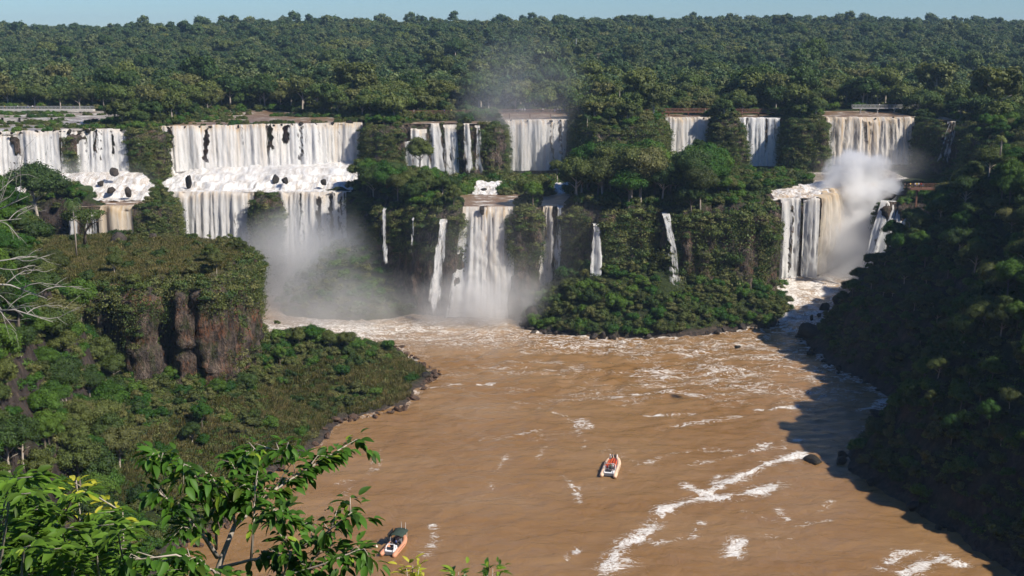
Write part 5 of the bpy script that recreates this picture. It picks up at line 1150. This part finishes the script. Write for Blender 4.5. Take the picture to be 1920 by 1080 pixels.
# ------------------------------------------------------------ boats
M['tube_cream'] = plain('sun_bleached_rubber', (.74, .52, .36), .5, var=.08); M['tube_orange'] = plain('orange_rubber', (.62, .29, .17), .5, var=.15); M['gel'] = plain('white_gelcoat', (.78, .78, .77), .3, var=.05)
M['deck_grey'] = plain('grey_deck', (.20, .20, .215), .7); M['dark'] = plain('dark_plastic', (.025, .027, .035), .45); M['canvas'] = plain('green_canvas', (.035, .055, .04), .9, var=.2); M['canvas_black'] = plain('black_canvas', (.012, .012, .013), .9); M['buoyw'] = plain('buoy_white', (.8, .74, .6), .5)
M['buoy_orange'] = plain('seat_red', (.35, .05, .03), .7)
def rib(px, py, px2, py2, L, W, tube, label, kind):
    a = onz(px, py, .2); b = onz(px2, py2, .6); rz = math.atan2(b[1] - a[1], b[0] - a[0]) - math.pi / 2
    e = empty('inflatable_boat', (a[0], a[1], .05), rz, label=label, category='boat'); hw = W / 2 - .42; r_ = .43
    pl = [(-hw, -.5, .34), (-hw, 1.0, .36), (-hw, L * .55, .40), (-hw * .93, L * .72, .5), (-hw * .7, L * .86, .66), (-hw * .35, L * .95, .80), (0, L * .98, .86)]
    pts = pl + [(-x, y, z) for x, y, z in pl[-2::-1]]
    m = MB(); m.tube([(pts[0][0], -.85, .34)] + pts + [(pts[-1][0], -.85, .34)], [.22] + [r_] * len(pts) + [.22], 14); m.build('tube', tube, e, True)
    m = MB(); V_ = [(-hw, 0, .3), (-hw, L * .55, .3), (-hw * .7, L * .84, .4), (0, L * .95, .5), (hw * .7, L * .84, .4), (hw, L * .55, .3), (hw, 0, .3)]
    m.add(V_ + [(x * .7, y, -.25) for x, y, z in V_], [tuple(range(7))[::-1]] + [(i, i + 1, i + 8, i + 7) for i in range(6)] + [tuple(range(7, 14))] + [(6, 0, 7, 13)]); m.build('hull', M['deck_grey'], e)
    m = MB(); m.box((0, 0, .38), (hw * 2 - .7, .16, .62)); m.build('transom', M['deck_grey'], e)
    m = MB(); m.box((0, .75, .62), (hw * 2 - .6, 1.3, .16)); m.box((-hw + .45, .75, .80), (.16, 1.3, .22)); m.box((hw - .45, .75, .80), (.16, 1.3, .22)); m.build('engine_deck', M['gel'], e)
    m = MB(); m.box((0, -.22, .12), (hw * 2 - .9, .10, .18)); m.build('stern_plate', M['dark'], e)
    m = MB(); m.box((-.25, 1.0, .80), (1.35, .7, .24)); m.build('hatch', M['dark'], e)
    for k in range(2): m = MB(); m.tube([((-1) ** k * (hw + .40), L * .1, .62), ((-1) ** k * (hw + .36), L * .55, .72)], .035, 5); m.build('grab_rope', M['dark'], e)
    if kind == 'tour':
        ya = 2.2; m = MB(); m.tube([(-hw + .3, ya, .5), (-hw + .3, ya, 1.75), (-hw + .55, ya, 1.95), (hw - .55, ya, 1.95), (hw - .3, ya, 1.75), (hw - .3, ya, .5)], .06, 7); m.tube([(-hw + .3, ya - .9, .7), (-hw + .3, ya, 1.6)], .04, 6); m.tube([(hw - .3, ya - .9, .7), (hw - .3, ya, 1.6)], .04, 6); m.build('roll_bar', M['gel'], e, True)
        m = MB(); m.box((0, 2.7, .75), (.9, .5, .95), taper=.85); m.build('console', M['gel'], e)
        for k in range(5): m = MB(); m.box((0, 3.6 + k * .85, .62), (hw * 2 - .75 - .12 * k, .38, .12)); m.box((0, 3.42 + k * .85, .86), (hw * 2 - .8 - .12 * k, .06, .4)); m.build('bench', M['buoy_orange'], e)
        for sx in (-.75, .75): m = MB(); m.tube([(sx, L * .84, .6), (sx, L * .84, 1.95)], .10, 8); m.build('bow_post', M['gel'], e, True)
    else:
        m = MB(); m.tube([(-.75, .35, .7), (-.75, .8, 1.35), (-.6, 1.3, 1.5), (.6, 1.3, 1.5), (.75, .8, 1.35), (.75, .35, .7)], .09, 7); m.build('engine_guard', M['gel'], e, True)
        m = MB(); m.box((.55, 1.6, .85), (.7, .6, .7), taper=.8); m.build('console', M['gel'], e)
        for k in range(3): m = MB(); m.box((0, 2.7 + k * .8, .62), (hw * 2 - .75 - .1 * k, .38, .12)); m.build('bench', M['dark'], e)
        c = MB(); y0, y1 = L * .50, L * .96; V_ = []
        for j in range(5):
            for i in range(7): u = -1 + i / 3; V_.append((u * (hw + .1), y0 + (y1 - y0) * j / 4, 2.35 - .30 * u * u + .10 * math.sin(j * 2.1)))
        c.add(V_, [(j * 7 + i, j * 7 + i + 1, j * 7 + i + 8, j * 7 + i + 7) for j in range(4) for i in range(6)]); co = c.build('canopy', M['canvas'], e, True); sm_ = co.modifiers.new('thickness', 'SOLIDIFY'); sm_.thickness = .05
        c = MB(); c.box((-hw - .15, L * .62, 2.0), (.08, 2.4, 1.2)); c.build('side_screen', M['canvas_black'], e)
        for sx, sy in ((-1, .52), (1, .52), (-1, .9), (1, .9)): m = MB(); m.tube([(sx * (hw - .1), L * sy, .6), (sx * (hw - .1), L * sy, 2.1)], .035, 6); m.build('canopy_pole', M['gel'], e)
        for sx in (-.05, .75): m = MB(); m.tube([(sx, L * .93, 1.9), (sx + .05, L * .93, 3.6)], .035, 6); m.build('antenna', M['gel'], e)
    def at(x, y, z=0.0):
        return (a[0] + x * math.cos(rz) - y * math.sin(rz), a[1] + x * math.sin(rz) + y * math.cos(rz), z + .05)
    return at, rz, hw
at1, rz1, hw1 = rib(1141, 892, 1152, 860, 9.0, 3.6, M['tube_cream'], 'tour boat with cream tubes full of people in orange life vests, mid river', 'tour')
q = 0
for k in range(5):
    for x in (-1.0, -.35, .35, 1.0):
        if k == 4 and abs(x) > .8: continue
        tc = rp_.choice(('orange', 'orange', 'orange', 'red')); x_ = x * (hw1 - .55) / 1.0 * (1 - .05 * k)
        side = ('outer left', 'inner left', 'inner right', 'outer right')[(-1.0, -.35, .35, 1.0).index(x)]
        person('sit', at1(x_, 3.62 + k * .85, .25), rz1, tc, rp_.choice(('black', 'grey', 'blue')), 'passenger in %s life vest, %s seat, %s bench from the stern' % (tc, side, ('first', 'second', 'third', 'fourth', 'fifth')[k]), 'passengers of the tour boat', skin=rp_.randrange(2), vest=True)
person('stand', at1(.05, 2.05, .32), rz1, 'green', 'black', 'helmsman in dark green top standing under the roll bar of the tour boat')
person('stand', at1(.55, 2.3, .32), rz1, 'white', 'grey', 'crew member in white top standing beside the helmsman of the tour boat')
person('stand', at1(-1.0, 2.35, .32), rz1, 'orange', 'blue', 'person in orange vest standing at the left of the roll bar', vest=True)
person('point', at1(-.25, 7.4, .45), rz1 + 3.0, 'grey', 'black', 'guide in grey top at the bow, nearer the left white post')
person('stand', at1(.3, 7.45, .45), rz1, 'black', 'black', 'guide in black top at the bow, nearer the right white post', skin=1)
at2, rz2, hw2 = rib(729, 1040, 750, 1012, 6.6, 3.2, M['tube_orange'], 'boat with orange tubes, dark green canopy and two white aerials near the bottom', 'work')
for k, (x, y, t) in enumerate(((-.6, 2.72, 'black'), (.5, 2.72, 'black'), (.0, 3.5, 'blue'), (.7, 3.5, 'black'), (-.6, 4.2, 'black'))):
    person('sit', at2(x, y, .18), rz2, t, 'black', 'seated person in %s top, %s in the canopied boat' % (t, ('rear left', 'rear right', 'middle', 'middle right', 'front left, half under the canopy')[k]), skin=k % 2)
for qx, qy, lb in ((706, 1025, 'small pale buoy in the water left of the canopied boat'), (760, 1012, 'small white buoy off the bow of the canopied boat')):
    x, y = onz(qx, qy, .15); m = MB(); m.ball((0, 0, 0), (.22, .22, .26), 10, 8); m.tube([(0, 0, .2), (0, 0, .42)], .04, 5); o = m.build('buoy', M['buoyw'], None, True, label=lb, category='buoy'); o.location = (x, y, .15)

# ------------------------------------------------------------ plants right in front of the lookout
def leafm(name, L, W, seed):
    r_ = random.Random(seed); V_, F_ = [], []; n = 5
    for i in range(n + 1):
        t = i / n; w_ = W * math.sin(math.pi * min(1, t * .92 + .06)) ** .8 * (1 - .25 * t); z = -.35 * L * t * t + r_.uniform(-.01, .01) * L; 
        V_ += [(-w_ / 2, L * t, z + w_ * .22), (0, L * t, z), (w_ / 2, L * t, z + w_ * .22)]
    for i in range(n): b = i * 3; F_ += [(b, b + 1, b + 4, b + 3), (b + 1, b + 2, b + 5, b + 4)]
    me = bpy.data.meshes.new(name); me.from_pydata(V_, [], F_); me.update(); attr(me, 'tint', [r_.random()] * len(V_))
    for p_ in me.polygons: p_.use_smooth = True
    return me
LFM = [leafm('leaf', 1.0, w_, i) for i, w_ in enumerate((.50, .58, .42, .54, .48, .62))]
for me in LFM: me.materials.append(M['leaf_front'])
LFY = leafm('leaf', 1.0, .4, 9); LFY.materials.append(M['leaf_yellow'])
def leafy_plant(name, root, stems, label, cat, leaf_len, per_m, seed, mats, single=300, yellow=False, spread=1.0, bark='bark_pale', droop=.5):
    """stems: lists of (point, radius); leaves grow along the outer part of each"""
    rr = random.Random(seed); e = empty(name, root, label=label, category=cat); root = Vector(root)
    L_ = []
    for st in stems:
        pts = [Vector(p_) - root for p_, _ in st['p']]; rad = [q_ for _, q_ in st['p']]
        m = MB(); m.tube(pts, [q * .7 for q in rad], 6); m.build('branch', M[bark], e, True)
        tot = sum((pts[i + 1] - pts[i]).length for i in range(len(pts) - 1)); n = int(tot * per_m * st.get('d', 1)); f0 = st.get('from', .35)
        for k in range(n):
            t = f0 + (1 - f0) * (k + rr.random()) / max(n, 1); d = t * tot
            for i in range(len(pts) - 1):
                sl_ = (pts[i + 1] - pts[i]).length
                if d <= sl_ or i == len(pts) - 2: p_ = pts[i].lerp(pts[i + 1], min(1, d / sl_)); ax = (pts[i + 1] - pts[i]).normalized(); break
                d -= sl_
            sd_ = ax.cross(Vector((0, 0, 1))); sd_ = sd_.normalized() if sd_.length > .1 else Vector((1, 0, 0))
            q_ = rr.choice((-1, 1)); dr_ = (sd_ * q_ * rr.uniform(.4, 1) + ax * rr.uniform(.1, .9) + Vector((rr.uniform(-.3, .3), rr.uniform(-.3, .3), -droop * rr.uniform(0, 1.2) + .15))).normalized()
            tw = rr.uniform(0, .12) * spread; base = p_ + dr_ * tw; Ln = leaf_len * rr.uniform(.65, 1.25)
            yv = dr_; up = Vector((rr.uniform(-.5, .5), rr.uniform(-.5, .5), 1)); xv = yv.cross(up).normalized(); zv = xv.cross(yv)
            L_.append((Matrix(((xv.x, yv.x, zv.x, base.x), (xv.y, yv.y, zv.y, base.y), (xv.z, yv.z, zv.z, base.z), (0, 0, 0, 1))) @ Matrix.Scale(Ln, 4), rr.randrange(len(LFM))))
    rr.shuffle(L_)
    for Mx, v in L_[:single]:
        o = obj('leaf', LFY if yellow else LFM[v], None, e); o.matrix_basis = Mx
    rest_ = L_[single:]
    if rest_:
        Vs, Fs, Ts, off = [], [], [], 0
        for Mx, v in rest_:
            me = LFM[v]; co = np.array([x.co[:] for x in me.vertices]); M4 = np.array(Mx); Vs.append(co @ M4[:3, :3].T + M4[:3, 3]); Fs.append(np.array([p_.vertices[:] for p_ in me.polygons]) + off); off += len(co); Ts += [rr.random()] * len(co)
        me = mesh_np('foliage', np.concatenate(Vs), np.concatenate(Fs), smooth=True); attr(me, 'tint', Ts); me.materials.append(M[mats]); obj('foliage', me, None, e, kind='stuff')
    return e
def pp(*a): return [(aty(x, y, Y), r_) for x, y, Y, r_ in a]
def twigs(base, n, ln, seed, up=.2):
    rr = random.Random(seed); out = []
    for st in base:
        P_ = [q_[0] for q_ in st['p']]
        for k in range(n):
            i = rr.randrange(max(1, len(P_) // 3), len(P_) - 1) if len(P_) > 2 else 0; a_ = P_[i].lerp(P_[i + 1], rr.random()); ax = (P_[i + 1] - P_[i]).normalized()
            d = (ax * .8 + Vector((rr.uniform(-1, 1), rr.uniform(-1, 1), rr.uniform(-.7, .8) + up))).normalized(); l_ = ln * rr.uniform(.5, 1.2)
            out.append({'p': [(a_, .006), (a_ + d * l_ * .5 + Vector((0, 0, .03)), .004), (a_ + d * l_ + Vector((0, 0, -.08)), .002)], 'from': .15, 'd': 1.3})
    return out
main = [{'p': pp((405, 1180, 8.6, .05), (408, 1070, 8.6, .042), (418, 1040, 8.6, .036), (440, 985, 8.7, .03), (490, 940, 8.8, .024), (520, 915, 8.9, .018), (560, 890, 9.0, .014), (605, 862, 9.1, .010), (650, 835, 9.2, .006)), 'from': .62},
        {'p': pp((408, 1045, 8.6, .03), (385, 1010, 8.5, .022), (366, 990, 8.4, .016), (345, 960, 8.3, .01), (300, 925, 8.2, .007)), 'from': .3},
        {'p': pp((442, 985, 8.7, .02), (432, 950, 8.6, .015), (415, 925, 8.5, .011), (395, 890, 8.4, .007), (340, 868, 8.3, .005)), 'from': .3},
        {'p': pp((432, 950, 8.6, .012), (448, 920, 8.7, .009), (455, 880, 8.8, .006)), 'from': .3},
        {'p': pp((405, 1030, 8.6, .02), (406, 960, 8.5, .014), (380, 900, 8.4, .009), (300, 860, 8.3, .006)), 'from': .3},
        {'p': pp((470, 1060, 8.4, .02), (476, 980, 8.4, .012), (478, 910, 8.4, .006)), 'from': .45},
        {'p': pp((412, 1065, 8.5, .025), (470, 1050, 8.3, .018), (540, 1040, 8.1, .012), (610, 1000, 8.0, .009), (660, 960, 8.0, .005)), 'from': .25},
        {'p': pp((420, 1100, 8.5, .022), (520, 1085, 8.0, .016), (600, 1060, 7.9, .011), (675, 1030, 7.8, .006)), 'from': .3},
        {'p': pp((530, 1082, 8.0, .014), (545, 1040, 7.9, .01), (520, 990, 7.9, .007), (530, 960, 7.9, .005)), 'from': .3},
        {'p': pp((430, 1120, 8.3, .022), (400, 1070, 7.7, .014), (330, 1040, 7.5, .01), (250, 1050, 7.4, .006)), 'from': .2},
        {'p': pp((500, 935, 8.8, .012), (560, 850, 8.9, .008), (500, 840, 8.9, .006), (470, 850, 8.9, .004)), 'from': .4}]
leafy_plant('foreground_tree', aty(405, 1180, 8.6), main + twigs(main, 8, .26, 4), 'pale barked young tree reaching over the river at the lower left', 'tree', .100, 52, 5, 'leaf_front')
rr = random.Random(12); stems = []
for k in range(62):
    x0 = rr.uniform(-120, 330); x1 = x0 + rr.uniform(-60, 120); env = np.interp(x1, [-100, 0, 90, 160, 260, 400], [850, 868, 905, 915, 1010, 1070]); y1 = env + rr.uniform(0, 150); Y0 = rr.uniform(7.5, 12)
    stems.append({'p': pp((x0, 1250, Y0, .03), ((x0 * .6 + x1 * .4), (1250 + y1) / 2, Y0 - .2, .018), (x1, y1 + 15, Y0 - .5, .008), (x1 + rr.uniform(10, 50), y1 + 10, Y0 - .8, .004)), 'from': .15})
leafy_plant('leafy_thicket', aty(100, 1180, 9), stems, 'thick bright leafy thicket filling the lower left corner below the lookout', 'thicket', .100, 56, 6, 'leaf_front')
stems = [{'p': pp((235, 1120, 10, .012), (230, 960, 10, .009), (140, 905, 10, .006)), 'from': .5}, {'p': pp((150, 1120, 10, .012), (150, 960, 10, .009), (143, 900, 10, .005)), 'from': .6}]
leafy_plant('yellow_sprig', aty(150, 1120, 10), stems, 'bright yellow green sprig standing out of the lower left thicket', 'plant', .13, 22, 7, 'leaf_yellow', yellow=True)
for px_, lbl_, seed in ((772, 'yellow flowering tip poking in at the bottom edge', 1), (858, 'small green tip at the bottom edge, left of the leafier one', 2), (922, 'leafy green tip at the bottom edge, rightmost of three', 3)):
    Y_ = 9.0; top_ = {772: 1060, 858: 1072, 922: 1066}[px_]
    st = [{'p': pp((px_ - 5 + j * 6, 1140, Y_, .012), (px_ - 6 + j * 7, (1140 + top_) / 2, Y_, .008), (px_ - 10 + j * 12, top_ + 3 * abs(j - 1), Y_, .004)), 'from': .4} for j in range(3)]
    leafy_plant('plant_tip', aty(px_, 1140, Y_), st, lbl_, 'plant', .075, 60, seed + 20, 'leaf_front', yellow=(px_ == 772))
# bare pale tree at the left edge
e = empty('bare_tree', aty(-120, 760, 26), label='leafless pale tree whose branches enter at the left edge', category='tree')
rt = e.location.copy(); rr = random.Random(31); m = MB(); limbs = []
def limb(p0, p1, r0, depth, bow=.12):
    mid = p0.lerp(p1, .5) + Vector((rr.uniform(-1, 1), rr.uniform(-1, 1), rr.uniform(-1, 1))) * (p1 - p0).length * bow
    q = [p0, p0.lerp(mid, .55) + (mid - p0.lerp(p1, .5)) * .3, mid, mid.lerp(p1, .5), p1]; mm = MB(); mm.tube([x - rt for x in q], [r0 * .42, r0 * .36, r0 * .28, r0 * .2, r0 * .1], 6); mm.build('branch', M['bark_dead'], e, True)
    if depth > 0:
        for t in (rr.uniform(.35, .5), rr.uniform(.55, .7), rr.uniform(.75, .9)):
            b = p0.lerp(p1, t) + (mid - p0.lerp(p1, .5)) * (1 - abs(t - .5) * 2); d = (p1 - p0).normalized(); dv = Vector((rr.uniform(-.3, .9), rr.uniform(-.7, .7), rr.uniform(-.9, .9)))
            limb(b, b + (d * .7 + dv * .8).normalized() * (p1 - p0).length * rr.uniform(.35, .6), r0 * .5, depth - 1, .16)
A = lambda x, y, Y=26: aty(x, y, Y)
mm = MB(); mm.tube([Vector((0, 0, -9)), Vector((0, 0, 0)), A(-70, 560) - rt, A(-60, 420) - rt], [.3, .22, .15, .1], 8); mm.build('trunk', M['bark_dead'], e, True)
for (a_, b_, r0) in (((-60, 470), (52, 368), .055), ((-60, 430), (25, 335), .05), ((-65, 520), (70, 480), .06), ((-68, 540), (88, 560), .07), ((-72, 600), (100, 604), .06), ((-60, 430), (40, 410), .05), ((-66, 500), (30, 620), .05)):
    limb(A(*a_), A(b_[0], b_[1], 26 + rr.uniform(-2, 2)), r0, 2)

# ------------------------------------------------------------ spray, mist and haze
def mist(name, c, rad, dens_, label, nscale=.06, billow=0.0, contrast=(.35, .65), col=(.99, .99, .99), low=0.0, rz=0.0, power=1.3):
    g = G(name); p = g.coord('Object'); ln = g.n('ShaderNodeVectorMath', operation='LENGTH'); g.l(p, ln.inputs[0])
    fall_ = g.math('POWER', g.math('SUBTRACT', 1.0, ln.outputs['Value'], clamp=True), power)
    n = g.maprange(g.noise(g.pos(), nscale, 4, .6), *contrast)
    d = g.math('MULTIPLY', g.math('MULTIPLY', fall_, n), dens_)
    if billow:
        q = g.math('ADD', g.math('SUBTRACT', 1.0, ln.outputs['Value']), g.math('MULTIPLY', g.math('SUBTRACT', g.noise(g.pos(), nscale, 6, .62), .56), billow))
        d = g.math('MULTIPLY', g.math('MULTIPLY', g.maprange(q, 0.0, .30), g.maprange(ln.outputs['Value'], 1.0, .85)), dens_)
    if low: z = g.n('ShaderNodeSeparateXYZ'); g.l(p, z.inputs[0]); d = g.math('MULTIPLY', d, g.maprange(z.outputs[2], -.2, 1, 1, 1 - low))
    v = g.n('ShaderNodeVolumePrincipled'); v.inputs['Color'].default_value = (*col, 1); g.set(v.inputs['Density'], d); v.inputs['Anisotropy'].default_value = .25
    g.l(v.outputs[0], g.out.inputs['Volume']); m = MB(); m.ball((0, 0, 0), 1, 20, 14)
    o = m.build('mist', g.m, None, kind='stuff', label=label, category='mist'); o.location = c; o.scale = rad; o.rotation_euler = (0, 0, rz); return o
mist('spray_basin', (122, 400, 24), (19, 18, 26), .75, 'dense white spray cloud bursting up under the biggest right fall', .10, billow=2.2)
mist('spray_back', (138, 434, 38), (26, 24, 11), .05, 'spray drifting at the foot of the biggest right curtain', .07, contrast=(.3, .65))
mist('spray_low', (112, 382, 10), (20, 20, 24), .42, 'grey spray filling the basin below the tan cascade', .08, contrast=(.3, .6), power=1.0)
mist('spray_center', (-8, 343, 4), (27, 12, 15), .30, 'pale spray at the foot of the central plunge', .09, contrast=(.3, .6))
mist('spray_left', (-66, 371, 9), (34, 24, 27), .22, 'thick drifting spray below the lower left curtains', .05, contrast=(.25, .6))
mist('spray_left_low', (-52, 346, 3), (46, 20, 15), .10, 'thin pale mist over the misty mound and the rapids', .06, contrast=(.3, .6))
mist('veil', (2, 349, 14), (46, 11, 30), .05, 'bluish veil hanging before the shaded central wall', .05, contrast=(.3, .6))
mist('plume', (4, 442, 52), (32, 16, 42), .065, 'thin bluish plume rising from the broad middle curtain', .04, contrast=(.3, .65), rz=.1)
mist('shelf_mist', (-90, 412, 38), (36, 14, 9), .11, 'low white mist at the foot of the widest curtain', .08, contrast=(.3, .6))
mist('shelf_mist', (-148, 392, 38), (28, 12, 9), .09, 'low white mist at the foot of the far left curtains', .08, contrast=(.3, .6))
g = G('haze'); v = g.n('ShaderNodeVolumePrincipled'); v.inputs['Color'].default_value = (.50, .74, 1.0, 1); v.inputs['Density'].default_value = .00009; v.inputs['Anisotropy'].default_value = .1; g.l(v.outputs[0], g.out.inputs['Volume'])
m = MB(); m.box((0, 1750, 56), (6900, 3960, 134)); m.build('haze', g.m, None, kind='stuff', label='thin blue haze in the air over the gorge', category='haze')
